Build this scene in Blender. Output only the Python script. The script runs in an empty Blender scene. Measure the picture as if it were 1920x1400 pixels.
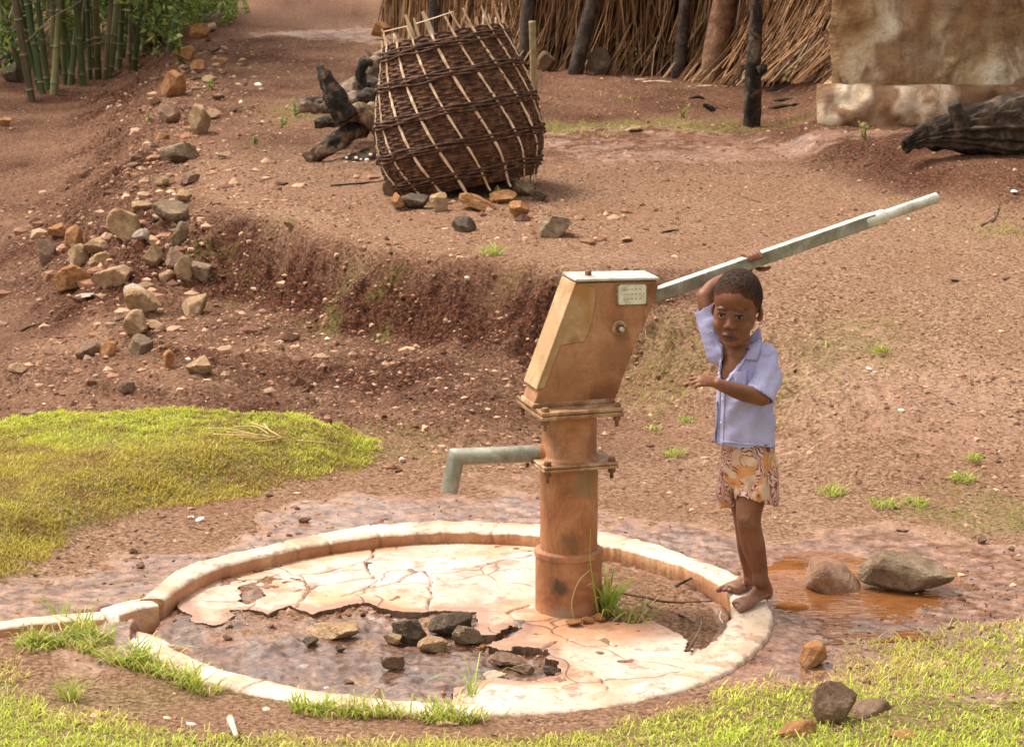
import bpy, bmesh, math, random
import numpy as np
from mathutils import Vector, Matrix
from mathutils.bvhtree import BVHTree
rnd = random.Random(7)
R = np.random.RandomState(11)
rad = math.radians
S = bpy.context.scene
COL = S.collection

# ------------------------------------------------------------------ camera, sky, sun, exposure
PITCH = rad(12.2); FPX = 5000.0; CAMH = 2.24
cam_d = bpy.data.cameras.new('camera'); cam = bpy.data.objects.new('camera', cam_d); COL.objects.link(cam)
cam.location = (0, 0, CAMH); cam.rotation_euler = (math.pi/2 - PITCH, 0, 0)
cam_d.sensor_width = 36; cam_d.lens = FPX/1920*36; cam_d.clip_start = .1; cam_d.clip_end = 2000
cam_d.dof.use_dof = True; cam_d.dof.focus_distance = 7.45; cam_d.dof.aperture_fstop = 16
S.camera = cam
SUN_EL, SUN_AZ = rad(60), rad(-62)        # azimuth from +Y towards +X: high, from the left
w = bpy.data.worlds.new('World'); S.world = w; w.use_nodes = True
nt = w.node_tree; nt.nodes.clear()
sky = nt.nodes.new('ShaderNodeTexSky'); sky.sky_type = 'NISHITA'; sky.sun_disc = False
sky.sun_elevation = SUN_EL; sky.sun_rotation = SUN_AZ; sky.dust_density = 4; sky.air_density = 1.2; sky.ozone_density = 1
hs = nt.nodes.new('ShaderNodeHueSaturation'); hs.inputs['Saturation'].default_value = .06
bg = nt.nodes.new('ShaderNodeBackground'); bg.inputs['Strength'].default_value = .15
wo = nt.nodes.new('ShaderNodeOutputWorld')
nt.links.new(sky.outputs[0], hs.inputs['Color']); mxw = nt.nodes.new('ShaderNodeMix'); mxw.data_type = 'RGBA'; mxw.blend_type = 'MULTIPLY'; mxw.inputs[0].default_value = 1; mxw.inputs[7].default_value = (1.0, .94, .87, 1)   # warm white balance of the photograph
nt.links.new(hs.outputs[0], mxw.inputs[6]); nt.links.new(mxw.outputs[2], bg.inputs[0]); nt.links.new(bg.outputs[0], wo.inputs[0])
sl = bpy.data.lights.new('sun', 'SUN'); sl.energy = 2.3; sl.angle = rad(18); sl.color = (1, .93, .82)
so = bpy.data.objects.new('sun', sl); COL.objects.link(so)
sd = Vector((math.sin(SUN_AZ)*math.cos(SUN_EL), math.cos(SUN_AZ)*math.cos(SUN_EL), math.sin(SUN_EL)))
so.rotation_euler = sd.to_track_quat('Z', 'Y').to_euler(); so.location = sd*20
S.view_settings.view_transform = 'Standard'; S.view_settings.look = 'None'; S.view_settings.gamma = 1
S.view_settings.exposure = 1.08
S.view_settings.use_curve_mapping = False

# ------------------------------------------------------------------ picture ray -> world
def ray(px, py):
    dx = (px-960)/FPX; dy = (700-py)/FPX
    return np.array([dx, math.cos(PITCH)+dy*math.sin(PITCH), -math.sin(PITCH)+dy*math.cos(PITCH)])
O = np.array([0, 0, CAMH])
def PZ(px, py, z): d = ray(px, py); return O + d*((z-CAMH)/d[2])
def PY(px, py, y): d = ray(px, py); return O + d*(y/d[1])

# ------------------------------------------------------------------ noise
def hsh(ix, iy, s):
    n = (ix.astype(np.int64)*374761393 + iy.astype(np.int64)*668265263 + s*982451653) & 0x7fffffff
    n = ((n ^ (n >> 13))*1274126177) & 0x7fffffff
    n = n ^ (n >> 16)
    return (n & 0xffff)/65535.0
def vn(x, y, s=0):
    x = np.asarray(x, float); y = np.asarray(y, float)
    ix = np.floor(x); iy = np.floor(y); fx = x-ix; fy = y-iy
    fx = fx*fx*fx*(fx*(fx*6-15)+10); fy = fy*fy*fy*(fy*(fy*6-15)+10)
    a = hsh(ix, iy, s); b = hsh(ix+1, iy, s); c = hsh(ix, iy+1, s); d = hsh(ix+1, iy+1, s)
    return (a*(1-fx)+b*fx)*(1-fy) + (c*(1-fx)+d*fx)*fy
def fbm(x, y, f, o=4, s=0):
    t = 0; a = 1; n = 0
    for k in range(o):
        t = t + a*(vn(np.asarray(x)*f+17.3*k, np.asarray(y)*f-9.1*k, s+k)-.5); n += a; a *= .5; f *= 2.03
    return t/n*2
def ss(a, b, x):
    t = np.clip((x-a)/(b-a), 0, 1); return t*t*(3-2*t)
def n3(P, f, s=0):   # cheap 3-d noise
    P = np.asarray(P)
    return (vn(P[:,0]*f+P[:,2]*f*.7, P[:,1]*f-P[:,2]*f*.6, s)+vn(P[:,1]*f+5, P[:,2]*f+3+P[:,0]*f*.4, s+3)+vn(P[:,2]*f-7, P[:,0]*f+1-P[:,1]*f*.3, s+5))/3*2-1

# ------------------------------------------------------------------ node materials
MATS = {}
def newmat(name):
    m = bpy.data.materials.new(name); m.use_nodes = True; t = m.node_tree; t.nodes.clear()
    o = t.nodes.new('ShaderNodeOutputMaterial'); b = t.nodes.new('ShaderNodeBsdfPrincipled'); t.links.new(b.outputs[0], o.inputs[0])
    MATS[name] = m; return m, t, b
class G:
    def __init__(s, t): s.t = t; s.tc = t.nodes.new('ShaderNodeTexCoord')
    def L(s, a, b): s.t.links.new(a, b)
    def put(s, sock, v):
        if hasattr(v, 'is_linked') or isinstance(v, bpy.types.NodeSocket): s.L(v, sock)
        else: sock.default_value = v
    def mp(s, scale=(1,1,1), rot=(0,0,0), co='Object'):
        m = s.t.nodes.new('ShaderNodeMapping'); m.inputs['Scale'].default_value = scale; m.inputs['Rotation'].default_value = rot
        s.L(s.tc.outputs[co], m.inputs[0]); return m.outputs[0]
    def noise(s, sc, det=4, rough=.55, dist=0, vec=None):
        n = s.t.nodes.new('ShaderNodeTexNoise'); n.inputs['Scale'].default_value = sc; n.inputs['Detail'].default_value = det
        n.inputs['Roughness'].default_value = rough; n.inputs['Distortion'].default_value = dist
        s.L(vec if vec is not None else s.tc.outputs['Object'], n.inputs['Vector']); return n.outputs['Fac']
    def vor(s, sc, feat='F1', vec=None, out='Distance', rnd=1):
        n = s.t.nodes.new('ShaderNodeTexVoronoi'); n.feature = feat; n.inputs['Scale'].default_value = sc; n.inputs['Randomness'].default_value = rnd
        s.L(vec if vec is not None else s.tc.outputs['Object'], n.inputs['Vector']); return n.outputs[out]
    def ramp(s, f, pts):
        n = s.t.nodes.new('ShaderNodeValToRGB'); e = n.color_ramp.elements
        while len(e) < len(pts): e.new(.5)
        for k, (p, c) in enumerate(pts):
            e[k].position = p; e[k].color = (c, c, c, 1) if isinstance(c, (int, float)) else (*c, 1)
        s.L(f, n.inputs[0]); return n.outputs[0]
    def mix(s, f, a, b, bt='MIX'):
        n = s.t.nodes.new('ShaderNodeMix'); n.data_type = 'RGBA'; n.blend_type = bt
        s.put(n.inputs[0], f)
        for i, v in ((6, a), (7, b)):
            if isinstance(v, tuple): n.inputs[i].default_value = (*v, 1) if len(v) == 3 else v
            else: s.L(v, n.inputs[i])
        return n.outputs[2]
    def math(s, op, a, b=0, cl=False):
        n = s.t.nodes.new('ShaderNodeMath'); n.operation = op; n.use_clamp = cl; s.put(n.inputs[0], a); s.put(n.inputs[1], b); return n.outputs[0]
    def attr(s, name, out='Fac'):
        n = s.t.nodes.new('ShaderNodeAttribute'); n.attribute_name = name; return n.outputs[out]
    def orand(s):
        return s.t.nodes.new('ShaderNodeObjectInfo').outputs['Random']
    def bump(s, h, st, dist, b, prev=None):
        n = s.t.nodes.new('ShaderNodeBump'); s.put(n.inputs['Strength'], st); n.inputs['Distance'].default_value = dist
        s.L(h, n.inputs['Height'])
        if prev is not None: s.L(prev, n.inputs['Normal'])
        s.L(n.outputs[0], b.inputs['Normal']); return n.outputs[0]
def simple(name, c1, c2, sc=20, rough=.8, bs=60, bd=.004, bst=.6, metal=0, c3=None, dist=0, vec=None, spec=.3, rr=None, coat=0):
    m, t, b = newmat(name); g = G(t); v = g.mp(vec) if vec else None
    n = g.noise(sc, 6, .6, dist, v)
    pts = [(.32, c1), (.66, c2)] if c3 is None else [(.3, c1), (.5, c2), (.7, c3)]
    c = g.ramp(n, pts); g.L(c, b.inputs['Base Color'])
    b.inputs['Metallic'].default_value = metal; b.inputs['Specular IOR Level'].default_value = spec
    if rr: g.L(g.ramp(g.noise(sc*1.7, 4, .6, 0, v), [(.35, rr[0]), (.65, rr[1])]), b.inputs['Roughness'])
    else: b.inputs['Roughness'].default_value = rough
    if coat: b.inputs['Coat Weight'].default_value = coat; b.inputs['Coat Roughness'].default_value = .15
    g.bump(g.noise(bs, 5, .65, 0, v), bst, bd, b)
    return m
def colattr(name, rough=.6, trans=0, spec=.3, bump=None):
    m, t, b = newmat(name); g = G(t); c = g.attr('col', 'Color'); g.L(c, b.inputs['Base Color'])
    b.inputs['Roughness'].default_value = rough; b.inputs['Specular IOR Level'].default_value = spec
    if trans:
        tr = t.nodes.new('ShaderNodeBsdfTranslucent'); g.L(c, tr.inputs[0]); mx = t.nodes.new('ShaderNodeMixShader'); mx.inputs[0].default_value = trans
        g.L(b.outputs[0], mx.inputs[1]); g.L(tr.outputs[0], mx.inputs[2])
        o = [n for n in t.nodes if n.type == 'OUTPUT_MATERIAL'][0]; g.L(mx.outputs[0], o.inputs[0])
    if bump: g.bump(g.noise(bump[0], 4, .6), .7, bump[1], b)
    return m

# ------------------------------------------------------------------ object helpers
def tag(o, label=None, cat=None, group=None, kind=None):
    if label: o['label'] = label
    if cat: o['category'] = cat
    if group: o['group'] = group
    if kind: o['kind'] = kind
    return o
def empty(name, loc, label, cat, group=None, rz=0):
    o = bpy.data.objects.new(name, None); COL.objects.link(o); o.location = loc; o.rotation_euler = (0, 0, rz); o.empty_display_size = .1
    return tag(o, label, cat, group)
def mesh(name, V, F, mat, parent=None, smooth=True, attrs=None, world=True):
    V = np.asarray(V, float)
    me = bpy.data.meshes.new(name)
    if isinstance(F, np.ndarray) and F.ndim == 2:
        n, k = F.shape
        me.vertices.add(len(V)); me.vertices.foreach_set('co', V.ravel())
        me.loops.add(n*k); me.loops.foreach_set('vertex_index', F.ravel().astype(np.int32))
        me.polygons.add(n); me.polygons.foreach_set('loop_start', np.arange(0, n*k, k, dtype=np.int32))
        me.polygons.foreach_set('loop_total', np.full(n, k, dtype=np.int32))
        me.update(calc_edges=True)
    else:
        me.from_pydata([tuple(v) for v in V], [], [tuple(f) for f in F]); me.update()
    for a, arr in (attrs or {}).items():
        arr = np.asarray(arr, float)
        if arr.ndim == 1:
            at = me.attributes.new(a, 'FLOAT', 'POINT'); at.data.foreach_set('value', arr)
        else:
            if arr.shape[1] == 3: arr = np.c_[arr, np.ones(len(arr))]
            at = me.attributes.new(a, 'FLOAT_COLOR', 'POINT'); at.data.foreach_set('color', arr.ravel())
    me.polygons.foreach_set('use_smooth', np.full(len(me.polygons), bool(smooth)))
    if mat is not None: me.materials.append(MATS[mat] if isinstance(mat, str) else mat)
    o = bpy.data.objects.new(name, me); COL.objects.link(o)
    if parent is not None:
        o.parent = parent
        if world: o.matrix_parent_inverse = Matrix.LocRotScale(parent.location, parent.rotation_euler, None).inverted() if parent.parent is None else parent_inv(parent)
    return o
def parent_inv(p):
    m = Matrix.Identity(4); q = p; chain = []
    while q is not None: chain.append(q); q = q.parent
    for q in reversed(chain): m = m @ q.matrix_parent_inverse @ Matrix.LocRotScale(q.location, q.rotation_euler, None)
    return m.inverted()
class MB:
    def __init__(s): s.V = []; s.F = []; s.C = []; s.n = 0
    def add(s, V, F, c=None):
        V = np.asarray(V, float); s.V.append(V); s.F += [tuple(i+s.n for i in f) for f in F]; s.n += len(V)
        if c is not None: s.C.append(np.tile(np.asarray(c, float), (len(V), 1)) if np.asarray(c).ndim == 1 else np.asarray(c))
        return s
    def out(s, name, mat, parent=None, smooth=True, attrs=None):
        a = dict(attrs or {})
        if s.C: a['col'] = np.vstack(s.C)
        return mesh(name, np.vstack(s.V), s.F, mat, parent, smooth, a)
def tube(path, r, seg=12, cap=True, flat=None, up=None, jit=0, seed=0):
    """closed tapered tube; flat=(a,b) scales of the section along (side, up)"""
    P = np.asarray(path, float); n = len(P); r = np.broadcast_to(np.asarray(r, float), (n,))
    T = np.gradient(P, axis=0); T /= np.linalg.norm(T, axis=1)[:, None]+1e-12
    u = np.array(up if up is not None else ((0, 0, 1) if abs(T[0][2]) < .9 else (0, 1, 0)), float)
    V = []; a = np.linspace(0, 2*math.pi, seg, endpoint=False)
    fx, fy = flat if flat else (1, 1)
    for i in range(n):
        u = u - T[i]*u.dot(T[i]); u /= np.linalg.norm(u); s_ = np.cross(T[i], u)
        rr = r[i]
        if jit:
            rr = rr*(1+jit*(fbm(np.cos(a)*1.3+seed*7.7+i/n*4.5, np.sin(a)*1.3+i/n*3., 1.3, 3, seed)))[:, None]
        V.append(P[i] + rr*(np.cos(a)[:, None]*s_*fx + np.sin(a)[:, None]*u*fy))
    V = np.vstack(V); F = []
    for i in range(n-1):
        for k in range(seg):
            k2 = (k+1) % seg; F.append((i*seg+k, i*seg+k2, (i+1)*seg+k2, (i+1)*seg+k))
    if cap: F.append(tuple(range(seg-1, -1, -1))); F.append(tuple((n-1)*seg+k for k in range(seg)))
    return V, F
def spl(pts, n):
    """Catmull-Rom through the points (any dimension)"""
    P = np.asarray(pts, float); m = len(P)
    if m == 2: t = np.linspace(0, 1, n)[:, None]; return P[0]*(1-t)+P[1]*t
    Q = np.vstack([2*P[0]-P[1], P, 2*P[-1]-P[-2]]); out = []
    for t in np.linspace(0, m-1-1e-9, n):
        i = int(t); f = t-i; a, b, c, d = Q[i:i+4]
        out.append(.5*((2*b)+(-a+c)*f+(2*a-5*b+4*c-d)*f*f+(-a+3*b-3*c+d)*f**3))
    return np.array(out)
def ell(c, r, rot=None, seg=20, rings=12):
    V = []; F = []
    for i in range(rings+1):
        th = math.pi*i/rings
        for k in range(seg):
            ph = 2*math.pi*k/seg; V.append((math.sin(th)*math.cos(ph)*r[0], math.sin(th)*math.sin(ph)*r[1], math.cos(th)*r[2]))
    V = np.array(V)
    if rot is not None: V = V @ np.array(rot).T
    V = V+np.asarray(c)
    for i in range(rings):
        for k in range(seg):
            k2 = (k+1) % seg; F.append((i*seg+k, (i+1)*seg+k, (i+1)*seg+k2, i*seg+k2))
    return V, F
def prism(poly, v0, v1, fr):
    """polygon (u,z) extruded v0..v1 in frame fr(u,v,z)->world"""
    n = len(poly); V = [fr(u, v0, z) for u, z in poly]+[fr(u, v1, z) for u, z in poly]
    F = [tuple(range(n)), tuple(range(2*n-1, n-1, -1))]+[(i, i+n, (i+1) % n+n, (i+1) % n) for i in range(n)]
    return V, F
def apply_mods(o):
    dg = bpy.context.evaluated_depsgraph_get(); me = bpy.data.meshes.new_from_object(o.evaluated_get(dg)); o.modifiers.clear(); old = o.data; o.data = me
    bpy.data.meshes.remove(old); return o
def bevel(o, wd, seg=2, ang=35):
    m = o.modifiers.new('b', 'BEVEL'); m.width = wd; m.segments = seg; m.limit_method = 'ANGLE'; m.angle_limit = rad(ang)
    bm = bmesh.new(); bm.from_mesh(o.data); bmesh.ops.recalc_face_normals(bm, faces=bm.faces); bm.to_mesh(o.data); bm.free()
    o.data.polygons.foreach_set('use_smooth', np.full(len(o.data.polygons), True))
    try: o.data.set_sharp_from_angle(angle=rad(40))
    except Exception: pass
    return o
def fixn(o):
    bm = bmesh.new(); bm.from_mesh(o.data); bmesh.ops.recalc_face_normals(bm, faces=bm.faces); bm.to_mesh(o.data); bm.free(); return o

# ------------------------------------------------------------------ terrain height
EDGE = np.array([PZ(a, b, .36)[:2] for a, b in ((455, 5), (415, 110), (392, 200), (395, 270), (372, 330), (418, 395), (560, 440), (700, 482), (900, 507), (1060, 527))]
                + [(1.2, 10.9), (3.2, 11.0), (9, 11.2)])
EDGE = np.vstack([EDGE[0]+(EDGE[0]-EDGE[1])*6, EDGE])
def seg_dist(x, y, L):
    d = np.full(np.shape(x), 1e9)
    for a, b in zip(L[:-1], L[1:]):
        ab = b-a; t = np.clip(((x-a[0])*ab[0]+(y-a[1])*ab[1])/(ab@ab), 0, 1)
        d = np.minimum(d, np.hypot(x-a[0]-t*ab[0], y-a[1]-t*ab[1]))
    return d
def inpoly(x, y, L):
    c = np.zeros(np.shape(x), bool); n = len(L)
    for i in range(n):
        x1, y1 = L[i]; x2, y2 = L[(i+1) % n]
        if y1 == y2: continue
        k = ((y1 > y) != (y2 > y)) & (x < (x2-x1)*(y-y1)/(y2-y1)+x1); c ^= k
    return c
PLAT = np.vstack([EDGE, [(60, 11), (60, 200), (EDGE[0][0], 200)]])
MOUND = np.array([PZ(a, b, .42)[:2] for a, b in ((1478, 262), (1560, 292), (1650, 306), (1760, 335), (1960, 352))]+[(9, 13.2), (9, 22), (1.86, 22), (1.86, 16)])
SC = np.array([-.17, 7.03])
def polar(pts, z):
    q = np.array([PZ(a, b, z)[:2] for a, b in pts])-SC; th = np.arctan2(q[:, 1], q[:, 0]); r = np.hypot(*q.T); k = np.argsort(th); return th[k], r[k]
TO, RO = polar([(292, 1100), (340, 1062), (480, 1026), (700, 983), (820, 975), (930, 976), (1150, 1000), (1310, 1050), (1400, 1085), (1442, 1135), (1445, 1175), (1380, 1232), (1200, 1290), (1050, 1309), (900, 1316), (750, 1310), (600, 1298), (480, 1278), (370, 1250), (300, 1222), (240, 1192)], .075)
TI, RI = polar([(318, 1118), (400, 1068), (500, 1040), (700, 1005), (820, 996), (930, 996), (1130, 1023), (1290, 1065), (1362, 1108), (1362, 1160), (1310, 1218), (1200, 1258), (1050, 1284), (900, 1292), (750, 1288), (600, 1272), (480, 1250), (370, 1217), (285, 1185)], .075)
def rint(th, T, Rr):
    T3 = np.r_[T-2*math.pi, T, T+2*math.pi]; R3 = np.r_[Rr, Rr, Rr]
    g_ = np.linspace(-math.pi*1.2, math.pi*1.2, 500); v = np.interp(g_, T3, R3); v = np.convolve(np.pad(v, 8, 'edge'), np.hanning(17)/np.hanning(17).sum(), 'valid')
    return np.interp(th, g_, v)
def ring_coords(x, y):
    th = np.arctan2(y-SC[1], x-SC[0]); return th, np.hypot(x-SC[0], y-SC[1])
GM = np.array([PZ(a, b, .05)[:2] for a, b in ((-260, 850), (0, 812), (160, 800), (400, 803), (560, 806), (650, 815), (720, 848), (728, 868), (660, 900), (500, 930), (380, 948), (250, 985), (120, 1035), (40, 1100), (-40, 1140), (-400, 1180))])
HOLL = np.array([PZ(a, b, .03)[:2] for a, b in ((640, 1165), (760, 1172), (900, 1200), (1010, 1240))])
SLABX = np.array([PZ(a, b, .03)[:2] for a, b in ((1125, 1165), (1225, 1165), (1290, 1215))])
DRAIN = np.array([PZ(a, b, .01)[:2] for a, b in ((330, 1170), (250, 1175), (150, 1195), (-100, 1225))])
# stepping puddle basins (px, py, rx m, ry m, depth)
PUD = [(1640, 1120, .36, .42, .016), (1545, 1050, .10, .14, .012), (1700, 1062, .17, .12, .014), (1500, 1090, .14, .3, .010), (1395, 1068, .06, .10, .006)]
PUD = [(*PZ(a, b, .06)[:2], c, d, e) for a, b, c, d, e in PUD]
def height(x, y, fine=True):
    x = np.asarray(x, float); y = np.asarray(y, float)
    d = seg_dist(x, y, EDGE); ins = inpoly(x, y, PLAT); sd_ = np.where(ins, d, -d)
    wob = fbm(x, y, 1.6, 3, 5)*.12+fbm(x, y, 6, 3, 9)*.045
    steep = ss(-1.9, -1.1, x)
    wd = 1.05*(1-steep)+.36*steep
    wd = wd + (2.9-wd)*ss(.15, 1.3, x)
    low = .018*np.clip(y-9.5, 0, 60) - .07*np.clip(-1.1-x, 0, 4)*ss(8.5, 11, y)*(1-ss(13, 18, y)) + .03*np.clip(-2.2-x, 0, 8)*ss(15, 18, y)
    up = .36 + .012*np.clip(y-12, 0, 40)
    t = ss(-1, 0, (sd_+wob*np.clip(1.5-wd, .3, 1))/wd)
    h = low + (up-low)*t
    # rounded lip above the face, small ledge half way down
    h += .05*np.exp(-((sd_-.1)/.25)**2)*steep*(1-ss(.3, 1.3, x))
    face = np.clip(t*(1-t)*4, 0, 1)*(1-ss(.5, 1.6, x))
    wb2 = fbm(x, y, 1.9, 3, 25)*.22+fbm(x, y, 8, 3, 26)*.07
    left_ = ss(-3, -1.6, x)*(1-ss(-.1, .35, x))
    h += .055*ss(-1.02, -.86, sd_+wb2)*(1-ss(-.35, -.1, sd_))*left_
    h += .035*ss(-1.55, -1.42, sd_+wb2*1.2)*(1-ss(-1.0, -.7, sd_))*left_
    m = inpoly(x, y, MOUND); dm = seg_dist(x, y, np.vstack([MOUND, MOUND[:1]])); md = np.where(m, dm, -dm)
    h += .10*ss(-.22, .12, md+fbm(x, y, 3, 3, 21)*.1) + .04*ss(0, .9, md)
    # grass mound
    g_ = inpoly(x, y, GM); dg = seg_dist(x, y, np.vstack([GM, GM[:1]])); gd = np.where(g_, dg, -dg)
    h += .10*ss(-.03, .30, gd+fbm(x, y, 5, 2, 31)*.04)
    # foreground verge rises to the camera
    h += .03*ss(6.25, 5.7, y+.10*x) 
    near = 1-ss(10, 16, y)
    h += fbm(x, y, .8, 3, 1)*.03*ss(7.6, 9.5, y)
    if fine:
        th, r = ring_coords(x, y); out = ss(0, .25, r-rint(th, TO, RO))
        h += fbm(x, y, 5, 4, 2)*(.006+.006*ss(8, 9.5, y)+.05*face)*(.45+.55*out)
        h += fbm(x, y, 22, 3, 3)*(.0035+.004*ss(8, 9.5, y)+.03*face)*(.7+.3*out)
        h -= np.abs(fbm(x, y*.8+x*.5, 3.2, 3, 46))*.10*face*steep
        rough = ss(8.3, 9, y)*ss(1.0, -.2, x)*(1-ss(10.2, 11, y))
        h += np.abs(fbm(x, y, 9, 3, 44))*.03*rough + np.clip(fbm(x, y, 30, 2, 45), 0, 1)*.012*rough
        h += fbm(x, y, 60, 2, 6)*.0015*(1-ss(9, 13, y))
        ins_ = (r < rint(th, TI, RI))
        h = np.where(ins_, h+.026-.020*np.exp(-(seg_dist(x, y, HOLL)/.11)**2)+.012*fbm(x, y, 6, 4, 8)+.010*np.abs(fbm(x, y, 17, 3, 28))+.006*fbm(x, y, 34, 2, 18), h)
    th_, r_ = ring_coords(x, y); out_ = ss(-.035, -.005, r_-rint(th_, TO, RO))
    lift = (.060-.022*ss(6.9, 6.45, y))*(1-ss(8.8, 10.3, y))
    # the drain between the two low kerbs stays down
    dr = seg_dist(x, y, DRAIN); out_ = out_*ss(.03, .075, dr)
    h = h+lift*out_
    for cx, cy, a, b, e in PUD:
        q = ((x-cx)/a)**2+((y-cy)/b)**2
        h -= e*np.exp(-q*1.1)
    return h
def hz(x, y): return float(height(np.array([x]), np.array([y]))[0])
def Gp(px, py, off=0):
    d = ray(px, py); t = np.geomspace(5, 60, 900); q = O[None]+d[None]*t[:, None]
    k = q[:, 2] - height(q[:, 0], q[:, 1]) - off; i = np.argmax(k < 0) if (k < 0).any() else len(t)-1
    if i == 0: return q[0]
    a, b = t[i-1], t[i]; f = k[i-1]/(k[i-1]-k[i]); return O+d*(a+(b-a)*f)
def scale_at(p): return FPX/(p[1]*math.cos(PITCH)+(CAMH-p[2])*math.sin(PITCH))   # photo px per metre

# ------------------------------------------------------------------ ground
VEG = np.array([PZ(a, b, .055)[:2] for a, b in ((-600, 1150), (-60, 1215), (0, 1225), (60, 1262), (150, 1330), (300, 1352), (450, 1372), (640, 1378), (860, 1368), (1040, 1358), (1160, 1335), (1300, 1300), (1400, 1268), (1500, 1262), (1580, 1225), (1650, 1200), (1760, 1195), (1830, 1168), (1930, 1150), (2400, 1100))]+[(6, 3.5), (-6, 3.5)])
def ground():
    s0 = np.arange(-.235, .2351, .0006); e = .235*np.geomspace(1.01, 90, 34)
    sx = np.r_[-e[::-1], s0, e]
    yy = np.r_[-60, -30, -15, -8, -4, -1, 1.5, 3, 4, 4.6, np.exp(np.arange(math.log(5), math.log(21), .0015)), np.geomspace(21.1, 400, 60)]
    Y, Sx = np.meshgrid(yy, sx, indexing='ij'); X = Sx*np.maximum(Y, 5); x = X.ravel(); y = Y.ravel()
    z = np.empty_like(x); st = 60000
    for i in range(0, len(x), st): z[i:i+st] = height(x[i:i+st], y[i:i+st])
    ny, nx = Y.shape; idx = np.arange(ny*nx).reshape(ny, nx)
    F = np.stack([idx[:-1, :-1], idx[:-1, 1:], idx[1:, 1:], idx[1:, :-1]], -1).reshape(-1, 4)
    th, r = ring_coords(x, y); ro = rint(th, TO, RO); d = r-ro
    n1 = fbm(x, y, 2.2, 4, 61); n2 = fbm(x, y, 8, 3, 62); n4 = fbm(x, y*2.2, 14, 3, 77)
    wet = (1-ss(.02, .50, d+n1*.38+n2*.14))*ss(6.1, 6.9, y+.0*x)
    inr = (1-ss(-.06, .0, r-rint(th, TI, RI))); wet = wet*(1-inr) + inr*np.clip(.62+n1*.7+n2*.4, 0, .85)*(1-ss(.12, .22, x+.1*n2))
    q = PZ(1640, 1115, .06); wet = np.maximum(wet, 1-ss(.75, 1.25, np.hypot((x-q[0])/.62, (y-q[1])/.75)+n1*.25+n2*.1))
    for (a, b, rx, ry, k) in ((650, 66, .8, .7, .42), (1150, 262, 1.0, .5, .75), (1330, 290, 1.4, .35, .5), (1700, 720, .8, .8, .38), (150, 1120, .5, .35, .8)):
        q = Gp(a, b); wet = np.maximum(wet, k*(1-ss(.5, 1.2, np.hypot((x-q[0])/rx, (y-q[1])/ry)+n1*.5+n4*.4)))
    wet = wet*(1-inr*ss(.10, .22, x+.1*n2))
    dd = seg_dist(x, y, EDGE); ins = inpoly(x, y, PLAT); sd_ = np.where(ins, dd, -dd)
    steep = ss(-1.9, -1.1, x); wd = 1.05*(1-steep)+.40*steep
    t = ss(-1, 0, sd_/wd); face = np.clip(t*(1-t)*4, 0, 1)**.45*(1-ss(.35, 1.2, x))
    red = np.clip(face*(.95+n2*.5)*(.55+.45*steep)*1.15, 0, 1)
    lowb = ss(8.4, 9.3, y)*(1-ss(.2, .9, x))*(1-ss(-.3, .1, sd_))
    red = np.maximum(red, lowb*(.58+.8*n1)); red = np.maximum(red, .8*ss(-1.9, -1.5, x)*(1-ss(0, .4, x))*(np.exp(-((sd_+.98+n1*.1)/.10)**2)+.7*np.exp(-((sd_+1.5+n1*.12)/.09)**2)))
    m = inpoly(x, y, MOUND); dm = seg_dist(x, y, np.vstack([MOUND, MOUND[:1]])); red = np.maximum(red, (.72+n1*.5)*ss(-.5, 0, np.where(m, dm, -dm)))
    red = np.maximum(red, (ss(12.5, 15.5, y)*.62+n1*.5*ss(12.5, 14, y)))
    red = np.maximum(red, .5*ss(-.8, -1.8, x)*0+(.42+.9*n1+.3*n2)*(1-ss(-.6, .1, sd_))*(y > 9.6)*(x < 0)); red = np.clip(red, 0, 1)
    tan = np.clip(.4+n1*1.1+.35*ss(-.2, .6, sd_)*(1-ss(-.6, .6, x)) + .45*ss(.3, 1., x)*ss(7.6, 8.4, y)*(1-ss(11.5, 13, y)) - .3*red, 0, 1)
    gs = np.zeros_like(x)
    for (a, b, rx, ry, k) in ((1120, 240, 1.3, .35, 1), (1260, 680, .22, .4, .45), (1600, 660, .35, .5, .45), (1870, 430, .25, .3, .5), (1500, 720, .25, .3, .35), (600, 800, .5, .3, .5), (600, 210, .5, .5, .5), (1400, 240, .8, .3, .5), (1880, 965, .3, .3, .7), (300, 1300, .7, .2, .4)):
        q = Gp(a, b); gs = np.maximum(gs, k*(1-ss(.4, 1.1, np.hypot((x-q[0])/rx, (y-q[1])/ry)+n1*.4+n2*.5)))
    moss = face*ss(.1, .5, fbm(x, y, 4, 3, 71))*ss(-1.6, -1.2, x)*(1-ss(.0, .3, x))*.8
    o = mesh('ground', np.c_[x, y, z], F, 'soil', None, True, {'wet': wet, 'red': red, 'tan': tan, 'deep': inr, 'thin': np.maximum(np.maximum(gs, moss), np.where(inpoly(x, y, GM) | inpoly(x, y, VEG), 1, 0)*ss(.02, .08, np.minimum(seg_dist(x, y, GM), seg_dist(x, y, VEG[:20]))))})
    tag(o, 'reddish brown earth yard with a worn bank and wet mud round the pump', None, None, 'structure')
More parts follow.
